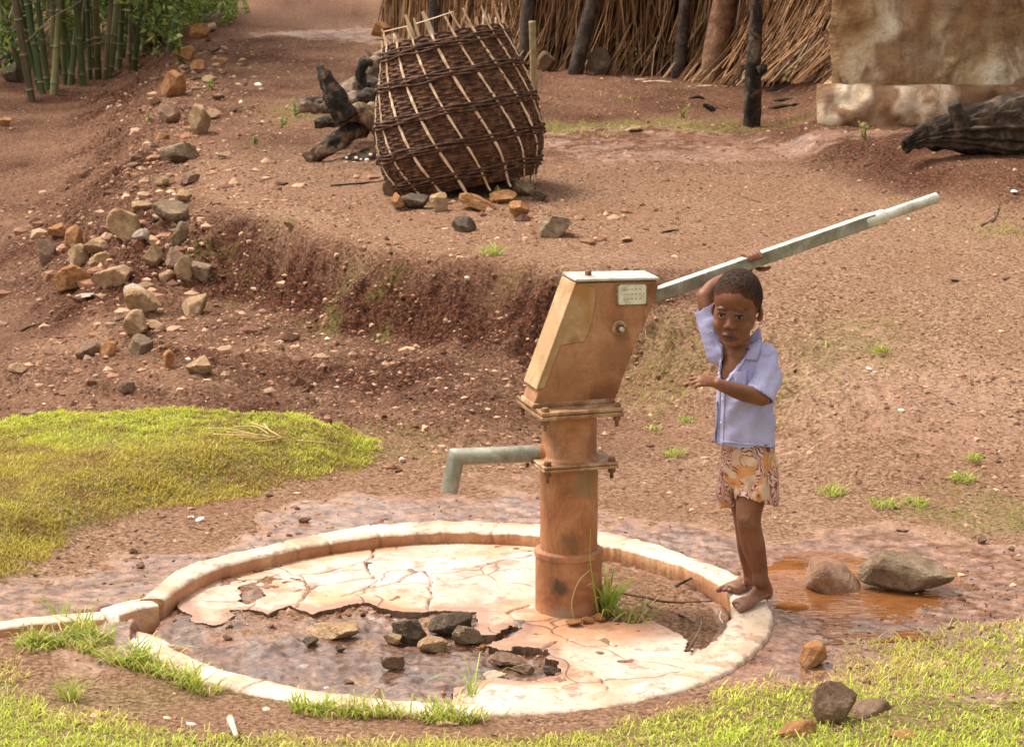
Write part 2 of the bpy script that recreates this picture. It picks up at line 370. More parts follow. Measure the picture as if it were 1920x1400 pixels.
def soil_mat():
    m, t, b = newmat('soil'); g = G(t)
    n = g.noise(9, 6, .7); nf = g.noise(70, 5, .75); nb = g.noise(1.7, 4, .6)  # fine noise drives colour and bump alike, so crevice shade is painted in
    dry = g.ramp(nf, [(.37, (.085, .034, .016)), (.45, (.245, .122, .068)), (.53, (.41, .235, .145)), (.65, (.66, .45, .31))])
    dry = g.mix(g.math('MULTIPLY', g.ramp(n, [(.44, 0.0), (.6, 1.0)]), .55), dry, (.38, .205, .125))
    dry = g.mix(g.math('MULTIPLY', g.ramp(nb, [(.42, 0.0), (.6, 1.0)]), .35), dry, (.30, .145, .08))
    dry = g.mix(g.math('MULTIPLY', g.attr('tan'), .4), dry, g.ramp(nf, [(.41, (.20, .105, .055)), (.60, (.62, .42, .275))]))
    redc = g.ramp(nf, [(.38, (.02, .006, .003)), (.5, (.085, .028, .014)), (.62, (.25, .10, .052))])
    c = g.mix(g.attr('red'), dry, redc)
    grn = g.ramp(nf, [(.3, (.12, .10, .03)), (.55, (.26, .25, .06)), (.8, (.42, .42, .12))])
    c = g.mix(g.math('MULTIPLY', g.attr('thin'), g.ramp(g.noise(38, 4, .7), [(.4, 0.0), (.55, .9)])), c, grn)
    wetc = g.ramp(g.noise(22, 8, .78), [(.36, (.04, .017, .010)), (.46, (.13, .060, .036)), (.55, (.22, .112, .070)), (.66, (.33, .19, .13))])
    w1 = g.math('MULTIPLY', g.attr('wet'), g.math('ADD', .62, g.math('MULTIPLY', n, .75)), True)
    w1 = g.ramp(w1, [(.28, 0.0), (.62, 1.0)])
    wetc = g.mix(g.math('MULTIPLY', g.attr('deep'), .8), wetc, g.ramp(g.noise(26, 7, .75), [(.38, (.022, .010, .006)), (.5, (.085, .042, .027)), (.64, (.20, .115, .08))]))
    c = g.mix(w1, c, wetc)
    vs = g.vor(120, 'F1'); peb = g.ramp(vs, [(.10, 1.0), (.24, 0.0)]); pc = g.vor(120, 'F1', out='Color')
    sep = t.nodes.new('ShaderNodeSeparateColor'); g.L(pc, sep.inputs[0])
    pm = g.math('MULTIPLY', peb, g.math('GREATER_THAN', sep.outputs[0], .72))
    pm = g.math('MULTIPLY', pm, g.math('SUBTRACT', 1, g.math('MULTIPLY', w1, .6)))
    pcol = g.ramp(sep.outputs[1], [(.0, (.16, .09, .06)), (.55, (.42, .29, .20)), (1, (.66, .56, .46))])
    c = g.mix(g.math('MULTIPLY', pm, .75), c, pcol)
    g.L(c, b.inputs['Base Color'])
    rg = g.mix(w1, (.88, .88, .88), g.ramp(g.noise(7, 6, .7), [(.42, .08), (.60, .5)])); g.L(rg, b.inputs['Roughness'])
    g.L(g.mix(w1, (.12, .12, .12), (.5, .5, .5)), b.inputs['Specular IOR Level'])
    hgt = g.math('ADD', g.math('MULTIPLY', nf, .8), g.math('MULTIPLY', g.noise(210, 4, .8), .35))
    hgt = g.math('ADD', hgt, g.math('MULTIPLY', pm, .35))
    st = g.math('SUBTRACT', .95, g.math('MULTIPLY', w1, .86))
    g.bump(hgt, st, .04, b)
    g.L(g.math('MULTIPLY', w1, g.ramp(g.noise(5, 6, .7), [(.44, .05), (.62, .6)])), b.inputs['Coat Weight']); b.inputs['Coat Roughness'].default_value = .14; b.inputs['Coat IOR'].default_value = 1.5
    nb2 = t.nodes.new('ShaderNodeBump'); nb2.inputs['Strength'].default_value = .25; nb2.inputs['Distance'].default_value = .02; g.L(g.noise(14, 5, .6), nb2.inputs['Height']); g.L(nb2.outputs[0], b.inputs['Coat Normal'])
soil_mat(); ground()

# rocks ------------------------------------------------------------
def rock_pts(seed, planes=13, soft=.0, sub=4, bump=.05):
    rs = np.random.RandomState(seed)
    bm = bmesh.new(); bmesh.ops.create_icosphere(bm, subdivisions=sub, radius=1); V = np.array([v.co[:] for v in bm.verts]); F = np.array([[v.index for v in f.verts] for f in bm.faces]); bm.free()
    N = rs.normal(size=(planes, 3)); N /= np.linalg.norm(N, axis=1)[:, None]; D = rs.uniform(.62, 1.0, planes)
    dot = V @ N.T; rr = np.where(dot > .05, D/np.maximum(dot, .05), 9); k = 14 if soft else 60
    r = -np.log(np.exp(-k*np.minimum(rr, 2)).sum(1))/k; r = np.clip(r, .4, 1.35)
    V = V*r[:, None]; V *= (1+bump*1.3*n3(V, 2.2, seed)+bump*.9*n3(V, 5, seed+9)+bump*.5*n3(V, 12, seed+4))[:, None]
    return V, F
def rock(name, mat, c, size, seed, rot=None, sub=4, planes=13, soft=False, bump=.05, parent=None, label=None, cat='rock', group=None):
    V, F = rock_pts(seed, planes, soft, sub, bump)
    V = V/np.abs(V).max(0); rs = np.random.RandomState(seed+500); a = rs.uniform(-.35, .35, 3) if rot is None else rot
    Mx = np.array(Matrix.Rotation(a[2], 3, 'Z') @ Matrix.Rotation(a[1], 3, 'Y') @ Matrix.Rotation(a[0], 3, 'X'))
    V = (V*np.array(size)/2) @ Mx.T
    o = mesh(name, V, F, mat, parent, False if not soft else True); o.location = c
    return tag(o, label, cat if label else None, group)
def rockmat(name, a, b_, c_, rough=.82, sc=9):
    m, t, b = newmat(name); g = G(t)
    n = g.noise(sc, 8, .68, .4); n2 = g.noise(sc*6, 6, .75); col = g.ramp(n, [(.3, a), (.5, b_), (.68, c_)])
    col = g.mix(g.ramp(n2, [(.3, .55), (.62, 0.0)]), col, tuple(v*.45 for v in a)); g.L(col, b.inputs['Base Color'])
    b.inputs['Roughness'].default_value = rough; b.inputs['Specular IOR Level'].default_value = .35
    g.bump(g.math('ADD', g.noise(sc*4, 8, .75), g.math('MULTIPLY', g.noise(sc*16, 4, .7), .3)), .85, .02, b)
rockmat('rock_tan', (.26, .14, .065), (.46, .29, .155), (.62, .46, .29))
rockmat('rock_orange', (.22, .085, .03), (.44, .20, .075), (.56, .34, .17))
rockmat('rock_grey', (.13, .08, .042), (.28, .19, .115), (.46, .35, .235))
rockmat('rock_brown', (.13, .07, .04), (.27, .16, .10), (.42, .29, .20))
rockmat('rock_dark', (.05, .034, .02), (.12, .082, .052), (.23, .165, .11))
rockmat('rock_pale', (.38, .28, .20), (.56, .44, .34), (.70, .60, .50))
rockmat('rock_wet', (.16, .06, .025), (.40, .19, .085), (.55, .34, .22), .28)
for n_ in ('rock_wet',): MATS[n_].node_tree.nodes['Principled BSDF'].inputs['Specular IOR Level'].default_value = .7

# gravel and clods: thousands of small stones as ONE stuff object per look
def scatter_stones(name, label, n, fn, mat, smin, smax, seed, flat=.6):
    rs = np.random.RandomState(seed); base = [rock_pts(seed*13+k, 10, False, 1, .08) for k in range(8)]
    P = fn(rs, n); x, y = P[:, 0], P[:, 1]; z = height(x, y)
    Vs = []; Fs = []; nn = 0; Cs = []
    s = smin*(smax/smin)**(rs.rand(len(x))**3.2)
    for i in range(len(x)):
        V, F = base[i % 8]; a = rs.rand()*6.28; ca, sa = math.cos(a), math.sin(a); k = s[i]*np.array([rs.uniform(.8, 1.4), rs.uniform(.7, 1.1), rs.uniform(.5, .9)*flat/.6])
        W = V*k; W = np.c_[W[:, 0]*ca-W[:, 1]*sa, W[:, 0]*sa+W[:, 1]*ca, W[:, 2]]; W += (x[i], y[i], z[i]-k[2]*.15)
        Vs.append(W); Fs.append(F+nn); nn += len(V); u = rs.rand(); v = rs.uniform(.55, 1.25)
        c = np.array([.42, .26, .165]) if u < .35 else (np.array([.26, .13, .078]) if u < .8 else (np.array([.13, .06, .038]) if u < .985 else np.array([.62, .52, .42])))
        Cs.append(np.tile(c*v, (len(V), 1)))
    o = mesh(name, np.vstack(Vs), np.vstack(Fs), mat, None, False, {'col': np.vstack(Cs)})
    return tag(o, label, None, None, 'stuff')
colattr('stones', .88, 0, .2, (60, .01))
def vis_pts(rs, n, wfn):
    out = []
    while sum(map(len, out)) < n:
        y = 5.6*(20/5.6)**rs.rand(n*3); x = (rs.rand(n*3)*2-1)*.225*y
        k = rs.rand(n*3) < wfn(x, y)*np.clip(y/14, .3, 1); out.append(np.c_[x, y][k])
    return np.vstack(out)[:n]
def inslab(x, y): th, r = ring_coords(x, y); return r < rint(th, TO, RO)+.01
def w_gravel(x, y):
    th, r = ring_coords(x, y); d = r-rint(th, TO, RO)
    k = np.where(d < 0, 0, np.clip(.25+d*.8, 0, 1)); g_ = inpoly(x, y, GM)
    return k*np.where(g_, 0, 1)*(.5+fbm(x, y, 1.3, 3, 91))
scatter_stones('gravel', 'small pebbles and crumbs of earth scattered over the dirt yard', 19000, lambda rs, n: vis_pts(rs, n, w_gravel), 'stones', .0025, .015, 3)
def w_face(x, y):
    d = seg_dist(x, y, EDGE); ins = inpoly(x, y, PLAT)
    k = np.exp(-((np.where(ins, d, -d)+.35)/.4)**2)*(x < .5)+.55*(y > 8.5)*(y < 11)*(x < .3)*(~ins)
    return np.clip(k, 0, 1)*np.where(inpoly(x, y, GM), 0, 1)
scatter_stones('clods', 'loose clods of red earth and stones covering the eroded bank', 6500, lambda rs, n: vis_pts(rs, n, w_face), 'stones', .004, .018, 4, .8)

# ------------------------------------------------------------------ concrete platform
def concrete_mat(name, a, b_, c_, stain, crack=True):
    m, t, b = newmat(name); g = G(t)
    n = g.noise(5, 7, .65, .3); c = g.ramp(n, [(.35, a), (.5, b_), (.62, c_)])
    if stain:
        st = g.ramp(g.noise(2.6, 5, .6, .6), [(.50, 0.0), (.62, .85)]); c = g.mix(st, c, (.50, .24, .11))
        # rust washed out of the pump stays round its foot
        dn = t.nodes.new('ShaderNodeVectorMath'); dn.operation = 'DISTANCE'; g.L(g.tc.outputs['Object'], dn.inputs[0]); dn.inputs[1].default_value = (.2, 6.98, .035)
        dd = g.math('ADD', dn.outputs['Value'], g.math('MULTIPLY', g.noise(9, 5, .6), .35)); c = g.mix(g.ramp(dd, [(.26, .85), (.52, 0.0)]), c, (.46, .20, .085))
    if crack: c = g.mix(g.math('MULTIPLY', g.ramp(g.math('ADD', g.attr('film'), g.math('MULTIPLY', g.noise(16, 7, .72), .8)), [(.62, 0.0), (.95, 1.0)]), .75), c, (.24, .125, .08))
    sp = g.ramp(g.noise(75, 5, .7), [(.57, 0.0), (.66, .8)]); c = g.mix(sp, c, (.22, .12, .08))
    mud = g.ramp(g.noise(10, 7, .72), [(.54, 0.0), (.62, .75)]); c = g.mix(mud, c, (.27, .14, .085))
    h = g.noise(60, 6, .7)
    if crack:
        wv = g.mix(.12, g.tc.outputs['Object'], t.nodes.new('ShaderNodeTexNoise').outputs['Color'])
        nn = [x for x in t.nodes if x.type == 'TEX_NOISE'][-1]; nn.inputs['Scale'].default_value = 5; g.L(g.tc.outputs['Object'], nn.inputs['Vector'])
        v = g.vor(4.2, 'DISTANCE_TO_EDGE', wv); cr = g.ramp(v, [(.0, 1.0), (.018, 0.0)])
        gate = g.ramp(g.noise(3.3, 2), [(.47, 0.0), (.53, 1.0)]); cr = g.math('MULTIPLY', cr, gate)
        c = g.mix(g.math('MULTIPLY', cr, .8), c, (.16, .08, .05)); h = g.math('SUBTRACT', h, g.math('MULTIPLY', cr, 1.6))
    g.L(c, b.inputs['Base Color']); g.L(g.ramp(g.noise(6, 4), [(.4, .28), (.6, .6)]), b.inputs['Roughness']); b.inputs['Specular IOR Level'].default_value = .4
    g.bump(h, .5, .006, b)
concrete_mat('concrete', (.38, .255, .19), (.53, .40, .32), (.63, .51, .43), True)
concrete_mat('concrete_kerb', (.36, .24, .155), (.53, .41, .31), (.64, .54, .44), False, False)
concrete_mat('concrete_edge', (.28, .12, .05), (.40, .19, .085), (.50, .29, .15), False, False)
BRK = [(325, 1122), (338, 1140), (355, 1152), (362, 1166), (400, 1172), (428, 1166), (442, 1152), (432, 1143), (470, 1140), (505, 1150), (548, 1134), (587, 1152), (623, 1143), (657, 1133), (680, 1132), (713, 1140),
       (740, 1148), (787, 1148), (820, 1143), (893, 1147), (898, 1160), (883, 1187), (905, 1192), (930, 1190), (957, 1174), (975, 1176), (962, 1192), (925, 1200), (913, 1213), (940, 1220), (967, 1218), (983, 1211), (1023, 1217), (1027, 1228), (1018, 1234),
       (1050, 1247), (1046, 1267), (1008, 1274), (967, 1277), (917, 1270), (890, 1280), (837, 1300), (1000, 1320), (1250, 1290)]
ZF = .036
brk = [PZ(a, b, ZF)[:2] for a, b in BRK]
dirt = [PZ(a, b, ZF)[:2] for a, b in [(1112, 1020), (1150, 1010), (1300, 1055), (1400, 1100), (1400, 1160), (1345, 1192), (1310, 1222), (1287, 1224), (1292, 1200), (1262, 1178), (1225, 1162), (1180, 1170), (1150, 1162), (1128, 1165), (1105, 1100)]]
platform = empty('pump_platform', (SC[0], SC[1], 0), 'round cracked concrete platform with a raised rim under the hand pump', 'platform')
def slab():
    st = .0045; gx = np.arange(-.9, .9, st)+SC[0]; gy = np.arange(-.9, .93, st)+SC[1]
    X, Y = np.meshgrid(gx, gy, indexing='ij')
    th, r = ring_coords(X, Y); ri = rint(th, TI, RI)
    # intact: beyond the broken line or to its right, outside the dug out patch
    # polygon: broken line closed round the back of the ring
    poly = brk + [(1.3, 6.4), (1.3, 8.2), (-1.6, 8.2), (-1.6, brk[0][1]+.02)]
    jx = X+fbm(X, Y, 25, 3, 51)*.014; jy = Y+fbm(X, Y, 25, 3, 52)*.018
    ok = inpoly(jx, jy, poly) & (r < ri+.012) & ~inpoly(jx, jy, dirt)
    ok |= (r > ri-.10-.08*fbm(X, Y, 5, 2, 55)) & (r < ri+.012) & (X > PZ(850, 1290, .03)[0]) & (Y < 6.75) & (X < PZ(1300, 1220, .03)[0]+.02)
    hole = np.hypot(X-PZ(478, 1108, ZF)[0]-.0, (Y-PZ(478, 1112, ZF)[1])*.8)+fbm(X, Y, 12, 3, 58)*.07 < .045
    ok &= ~hole
    cell = ok[:-1, :-1] & ok[1:, :-1] & ok[:-1, 1:] & ok[1:, 1:]
    Z = ZF+fbm(X, Y, 3, 3, 53)*.006
    # wide cracks cut into the slab
    for c_ in ([(700, 1003), (706, 1035), (690, 1060), (704, 1085)], [(640, 1120), (700, 1100), (745, 1088), (800, 1072), (880, 1062), (990, 1040)], [(560, 1105), (640, 1090), (704, 1085), (745, 1088)], [(520, 1075), (580, 1090), (560, 1135)],
               [(985, 1135), (960, 1150), (970, 1172)], [(1018, 1218), (1040, 1200), (1120, 1196), (1200, 1220)], [(1110, 1262), (1140, 1282), (1150, 1300)], [(800, 1072), (812, 1110), (806, 1143)], [(380, 1100), (440, 1088), (520, 1075)]):
        L = np.array([PZ(a, b, ZF)[:2] for a, b in c_]); dd = seg_dist(X+fbm(X, Y, 14, 3, 56)*.02, Y+fbm(X, Y, 14, 3, 57)*.03, L)
        Z -= .012*np.exp(-(dd/.0042)**2)
    idx = -np.ones(X.shape, int); used = np.zeros(X.shape, bool)
    for a, b in ((0, 0), (1, 0), (0, 1), (1, 1)):
        used[a:X.shape[0]-1+a, b:X.shape[1]-1+b] |= cell
    idx[used] = np.arange(used.sum()); V = np.c_[X[used], Y[used], Z[used]]
    ii, jj = np.nonzero(cell); F = np.stack([idx[ii, jj], idx[ii+1, jj], idx[ii+1, jj+1], idx[ii, jj+1]], -1)
    md_ = np.exp(-(seg_dist(V[:, 0], V[:, 1], np.array(brk[:42]))/.05)**1.2)*1.0+.45*fbm(V[:, 0], V[:, 1], 4, 3, 88)
    o = mesh('slab', V, F, 'concrete', platform, True, {'film': np.clip(md_, 0, 1)})
    # broken side faces going down
    bm = bmesh.new(); bm.from_mesh(o.data); be = [e for e in bm.edges if e.is_boundary]
    r_ = bmesh.ops.extrude_edge_only(bm, edges=be); nv = [v for v in r_['geom'] if isinstance(v, bmesh.types.BMVert)]
    for v in nv: v.co.z = -.03; v.co.x += rnd.uniform(-.004, .004); v.co.y += rnd.uniform(0, .006)
    for f in [f for f in r_['geom'] if isinstance(f, bmesh.types.BMFace)]: f.smooth = False; f.material_index = 1
    o.data.materials.append(MATS['rock_brown']); bm.to_mesh(o.data); bm.free()
    return o
SLAB = slab()
def kerb():
    n = 900; th = np.linspace(-math.pi, math.pi, n, endpoint=False); ro = rint(th, TO, RO); ri = rint(th, TI, RI)
    ca, sa = np.cos(th), np.sin(th); P = np.c_[ca, sa]
    chip = np.clip(fbm(ca*3, sa*3, 3.1, 4, 66), 0, 1); c2 = fbm(ca*3, sa*3, 12, 3, 67)
    front = ss(-.35, -.8, sa) if False else np.clip((-sa-.15)/.5, 0, 1)
    zt = .078-.028*front+fbm(ca, sa, 2, 2, 68)*.008+fbm(ca*3, sa*3, 6, 3, 69)*.004
    jt = np.zeros(n)
    for px, py in ((525, 1012), (600, 1003), (697, 985), (935, 976), (480, 1262), (370, 1235)):
        q = PZ(px, py, .075)[:2]-SC; a0 = math.atan2(q[1], q[0]); dth = np.abs((th-a0+math.pi) % (2*math.pi)-math.pi)
        jt = np.maximum(jt, np.exp(-(dth/.0032)**2))
    zt = zt-.012*jt
    ri2 = ri+.006*np.abs(c2)+.02*chip*(np.abs(sa) < .8)*(ca > .6)+.012*jt; ro2 = ro+.006*c2
    prof = [(ri2+.004, np.full(n, -.03)), (ri2+.002, zt*.5), (ri2, zt-.008), (ri2+.009, zt), (ri2*.72+ro2*.28, zt+.002*c2), (ri2*.38+ro2*.62, zt+.001), (ro2-.008, zt-.001), (ro2, zt-.008), (ro2+.006, np.full(n, -.03))]
    def ang(px, py): q = PZ(px, py, .07)[:2]-SC; return math.atan2(q[1], q[0]) % (2*math.pi)
    a0, a1 = ang(303, 1130), ang(268, 1190); gap = (th % (2*math.pi) > a0) & (th % (2*math.pi) < a1)
    V = []; F = []; m = len(prof)
    for r, z in prof: V.append(np.c_[SC[0]+r*ca, SC[1]+r*sa, z])
    V = np.vstack(V)
    for k in range(m-1):
        for i in range(n):
            j = (i+1) % n
            if gap[i] or gap[j]: continue
            F.append((k*n+i, k*n+j, (k+1)*n+j, (k+1)*n+i))
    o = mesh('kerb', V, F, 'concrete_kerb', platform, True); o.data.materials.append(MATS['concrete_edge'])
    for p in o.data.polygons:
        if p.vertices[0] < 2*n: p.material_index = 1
    # close the two open ends of the ring
    bm = bmesh.new(); bm.from_mesh(o.data); bm.verts.ensure_lookup_table()
    for i in range(n):
        if (not gap[i]) and (gap[(i+1) % n] or gap[i-1]):
            vs = [bm.verts[k*n+i] for k in range(m)]
            try: f = bm.faces.new(vs); f.material_index = 1
            except ValueError: pass
    bmesh.ops.delete(bm, geom=[v for v in bm.verts if not v.link_faces], context='VERTS'); bm.to_mesh(o.data); bm.free()
kerb()
def strip(name, pts, wd, zt, mat, seed):
    """low concrete strip along pixels pts (its near top edge)"""
    L = spl([PZ(a, b, zt)[:2] for a, b in pts], 90); T = np.gradient(L, axis=0); T /= np.linalg.norm(T, axis=1)[:, None]; N = np.c_[-T[:, 1], T[:, 0]]
    if N[0][1] < 0: N = -N
    c = fbm(L[:, 0], L[:, 1], 14, 3, seed)[:, None]; n = len(L); A = L-N*c*.006
    z = zt+c[:, 0]*.006
    prof = [(A-N*.004, np.full(n, -.03)), (A, z-.005), (A+N*.006, z), (A+N*wd*.5, z+.002), (A+N*(wd-.006), z-.001), (A+N*wd, z-.006), (A+N*(wd+.004), np.full(n, -.03))]
    V = np.vstack([np.c_[p, q] for p, q in prof]); F = [(k*n+i, k*n+i+1, (k+1)*n+i+1, (k+1)*n+i) for k in range(len(prof)-1) for i in range(n-1)]
    F += [tuple(k*n for k in range(len(prof))), tuple(k*n+n-1 for k in range(len(prof)-1, -1, -1))]
    o = mesh(name, V, F, mat, platform, True); o.data.materials.append(MATS['concrete_edge'])
    for p in o.data.polygons:
        if p.vertices[0] < n: p.material_index = 1
    return fixn(o)
strip('drain_kerb', [(298, 1134), (262, 1140), (225, 1150)], .085, .072, 'concrete_kerb', 5)
strip('drain_kerb', [(196, 1158), (120, 1163), (0, 1178), (-160, 1205)], .07, .066, 'concrete_kerb', 6)
strip('drain_kerb', [(300, 1214), (262, 1196), (232, 1188)], .05, .03, 'concrete_kerb', 7)
# broken slab chunks and stones in the mud of the platform
def put(px, pyb, wpx, hpx, mat, label, seed, depth=.8, sink=.2, cat='rock', name='rock', group=None, zoff=0, rot=None, **kw):
    c = Gp(px, pyb-hpx*.08)+0; s = scale_at(c); W = wpx/s; Hh = hpx/s*1.04; D = W*depth
    g0 = hz(c[0], c[1]+D*.3); H2 = max(Hh-D*.22, Hh*.5)
    return rock(name, mat, (c[0], c[1]+D*.38, g0+H2*(.5-sink*.5)+zoff), (W, D, H2*(1+sink)), seed, rot=rot if rot is not None else (rnd.uniform(-.12, .12), rnd.uniform(-.15, .15), rnd.uniform(-.5, .5)), label=label, cat=cat, group=group, **kw)
RUB = 'rubble in the broken platform'
for a in [
 (640, 1203, 150, 42, 'rock_tan', 'long flat ochre stone lying in the wet mud of the platform', 101, .45),
 (769, 1216, 74, 62, 'rock_dark', 'dark rough lump under the broken edge, right of the long ochre stone', 102, .8),
 (805, 1228, 70, 38, 'rock_tan', 'ochre slab piece leaning on the dark rough lump in the mud', 103, .6),
 (848, 1200, 92, 60, 'rock_dark', 'large dark triangular slab fragment wedged under the broken concrete edge', 104, .7),
 (877, 1215, 66, 42, 'rock_grey', 'grey slanted fragment propped below the corner of the broken slab', 105, .7),
 (737, 1260, 56, 32, 'rock_brown', 'small tilted brown shard standing alone in the platform mud', 106, .5),
 (949, 1256, 82, 34, 'rock_brown', 'flat grey brown stone under the right tongue of broken slab', 107, .6),
 (985, 1268, 52, 26, 'rock_brown', 'low brown stone at the right end of the hollow', 108, .7),
 (1032, 1266, 34, 24, 'rock_dark', 'dark little stone at the far right corner of the hollow', 109, .7),
 (905, 1221, 16, 12, 'rock_orange', 'tiny red brick crumb beside the broken slab tongue', 110, .8),
 (735, 1211, 40, 24, 'rock_tan', 'small rounded ochre stone between long ochre stone and dark lump', 111, .7),
 (838, 1213, 20, 9, 'rock_pale', 'pale chip lying beneath the slanted grey fragment', 112, .8),
 (652, 1284, 26, 14, 'rock_brown', 'small brown stone near the front rim of the platform', 113, .8),
 (582, 1217, 34, 20, 'rock_dark', 'dark mud covered stone below the left end of the long ochre stone', 114, .8),
 (636, 1225, 22, 17, 'rock_dark', 'small dark pyramid shaped clod in the platform mud', 115, .8),
 (925, 1272, 46, 14, 'rock_pale', 'pale concrete flake at the edge of the front rim', 116, .8)]:
    put(*a[:7], depth=a[7], group=RUB, bump=.09)
# pump foot chunks
for a in [(1075, 1177, 34, 16, 'rock_orange', 'rusty concrete crumb at the foot of the pump, left one', 121), (1100, 1175, 30, 20, 'rock_orange', 'rusty concrete crumb at the foot of the pump, middle one', 122), (1122, 1172, 28, 22, 'rock_orange', 'rusty concrete crumb at the foot of the pump, right one', 123)]:
    c = PZ(a[0], a[1]-a[3]*.4, ZF); s = scale_at(c); rock('concrete_crumb', a[4], (c[0], c[1], ZF+.008), (a[2]/s, a[2]/s*.8, a[3]/s), a[6], label=a[5], cat='crumb', group='crumbs at the pump foot', soft=True)

# crumbs fallen from the broken slab
def w_crumb(x, y): d = seg_dist(x, y, np.array(brk[:42])); return np.exp(-(d/.03)**2)*(y < 7.2)
def crumb_pts(rs, n):
    L = np.array(brk[2:42]); i = rs.randint(0, len(L)-1, n); t = rs.rand(n)[:, None]; return L[i]*(1-t)+L[i+1]*t+np.c_[rs.normal(size=n)*.02, -np.abs(rs.normal(size=n))*.035]
scatter_stones('crumbs', 'crumbs of broken concrete and mud along the broken slab edge', 420, crumb_pts, 'stones', .0025, .012, 8, .8)
# two big stones standing in the puddle
put(1556, 1126, 128, 88, 'rock_wet', 'rounded wet orange stone standing in the muddy puddle', 131, depth=.75, sink=.2, soft=True, planes=16)
put(1704, 1128, 186, 98, 'rock_grey', 'big angular grey brown stone with a pointed right end in the puddle', 136, depth=.6, sink=.2, planes=9, bump=.045)
# foreground stones in the verge
put(1524, 1257, 58, 54, 'rock_orange', 'small rusty stone on the mud between puddle and verge', 141, depth=.9)
put(1570, 1366, 98, 108, 'rock_brown', 'upright blocky brown stone in the foreground grass', 142, depth=.7, planes=9)
put(1492, 1385, 96, 34, 'rock_orange', 'flat reddish stone half buried left of the blocky foreground stone', 143, depth=.7, sink=.6)
put(1632, 1345, 110, 44, 'rock_brown', 'low earth covered stone right of the blocky foreground stone', 144, depth=.7, sink=.7, soft=True)
put(1690, 1385, 60, 22, 'rock_orange', 'little buried stone at the lower right of the foreground grass', 145, sink=.6)
# stones under and before the basket
for a in [
 (732, 372, 36, 48, 'rock_brown', 'brown stone under the left end of the basket', 151), (745, 398, 30, 34, 'rock_orange', 'rust red stone at the left front of the basket', 152),
 (778, 396, 62, 40, 'rock_dark', 'dark flat stone below the left half of the basket', 153), (826, 402, 44, 52, 'rock_tan', 'upright tan stone propping up the middle of the basket', 154),
 (888, 400, 84, 46, 'rock_orange', 'wide orange stone propping the middle of the basket', 155), (940, 385, 60, 30, 'rock_orange', 'red stone pushed under the right half of the basket', 156),
 (968, 413, 52, 48, 'rock_orange', 'rounded pinkish stone in front of the basket to the right', 157), (980, 372, 44, 38, 'rock_grey', 'grey stone under the right end of the basket', 158),
 (1014, 380, 34, 26, 'rock_dark', 'small dark stone right of the basket', 159),
 (869, 438, 54, 36, 'rock_dark', 'dark grey stone lying in front of the basket', 160), (1036, 449, 72, 48, 'rock_grey', 'angular light grey stone lying to the right of the basket front', 161),
 (1178, 455, 30, 14, 'rock_tan', 'flat tan pebble on the yard between basket and handle', 162), (545, 436, 28, 24, 'rock_tan', 'lone yellow stone stuck in the slope left of the basket', 163)]:
    put(*a[:7], depth=.8, sink=.15)
# heap on the left slope and stones along the edge of the path
HEAP = [
 (231, 462, 58, 58, 'rock_tan', 'largest rounded yellow stone at the top of the heap'), (184, 476, 56, 40, 'rock_tan', 'yellow wedge leaning against the largest stone'), (134, 470, 30, 42, 'rock_orange', 'small orange block left of the yellow wedge'),
 (84, 500, 32, 48, 'rock_brown', 'reddish slab standing at the far left of the heap'), (108, 448, 30, 26, 'rock_orange', 'small red stone above the far left slab'), (142, 508, 40, 42, 'rock_tan', 'mossy tan stone at the left edge of the heap'),
 (188, 500, 46, 34, 'rock_tan', 'slanting tan sliver beneath the yellow wedge'), (262, 452, 30, 26, 'rock_pale', 'pale stone right of the largest yellow stone'), (262, 402, 56, 26, 'rock_tan', 'flat tan stone just above the heap'),
 (315, 418, 60, 40, 'rock_grey', 'grey slab above the right of the heap'), (336, 463, 30, 40, 'rock_grey', 'small grey stone standing on edge on the slope'), (289, 503, 40, 40, 'rock_tan', 'speckled round tan stone in the middle of the heap'),
 (324, 508, 44, 34, 'rock_brown', 'brown stone right of the speckled tan stone'), (130, 557, 70, 54, 'rock_orange', 'rust orange stone with a steep face, lower left of the heap'), (216, 548, 76, 46, 'rock_tan', 'broad tan boulder in the lower heap'),
 (312, 533, 30, 28, 'rock_tan', 'small tan stone at the heap\'s lower right'), (340, 532, 34, 42, 'rock_tan', 'tan stone beside the last grey one of the heap'), (374, 532, 44, 36, 'rock_grey', 'last grey stone at the right end of the heap'),
 (248, 552, 44, 22, 'rock_pale', 'thin pale flake below the broad tan boulder'), (160, 562, 38, 14, 'rock_pale', 'flat pale flake below the rust orange stone'), (262, 590, 62, 48, 'rock_tan', 'layered tan stone below the heap'),
 (362, 594, 48, 42, 'rock_tan', 'sunken tan stone right of the layered stone'), (256, 636, 46, 46, 'rock_tan', 'half buried tan stone under the layered stone'), (288, 622, 34, 22, 'rock_tan', 'small yellow triangle of stone on the slope'),
 (258, 668, 44, 38, 'rock_grey', 'slender slanted grey stone low on the slope'), (164, 672, 46, 36, 'rock_brown', 'brown stone pair, left one, low on the slope'), (200, 668, 32, 28, 'rock_orange', 'brown stone pair, right one with dark side'),
 (376, 704, 46, 34, 'rock_tan', 'rounded tan stone alone near the foot of the bank'), (314, 692, 22, 32, 'rock_orange', 'small red stone left of the lone rounded one'), (238, 740, 32, 26, 'rock_brown', 'pinkish stone alone above the grass mound'),
 (34, 698, 34, 20, 'rock_tan', 'flat tan stone at the far left of the slope'), (45, 780, 34, 12, 'rock_brown', 'low red brown clod behind the grass mound')]
for k, a in enumerate(HEAP):
    a = list(a); a[0] += rnd.uniform(-2, 2); a[2] *= 1.22; a[3] *= 1.15; a[1] += 2; put(*a, 200+k, depth=.8, sink=.35, group='stones tumbled down the left slope', planes=10)
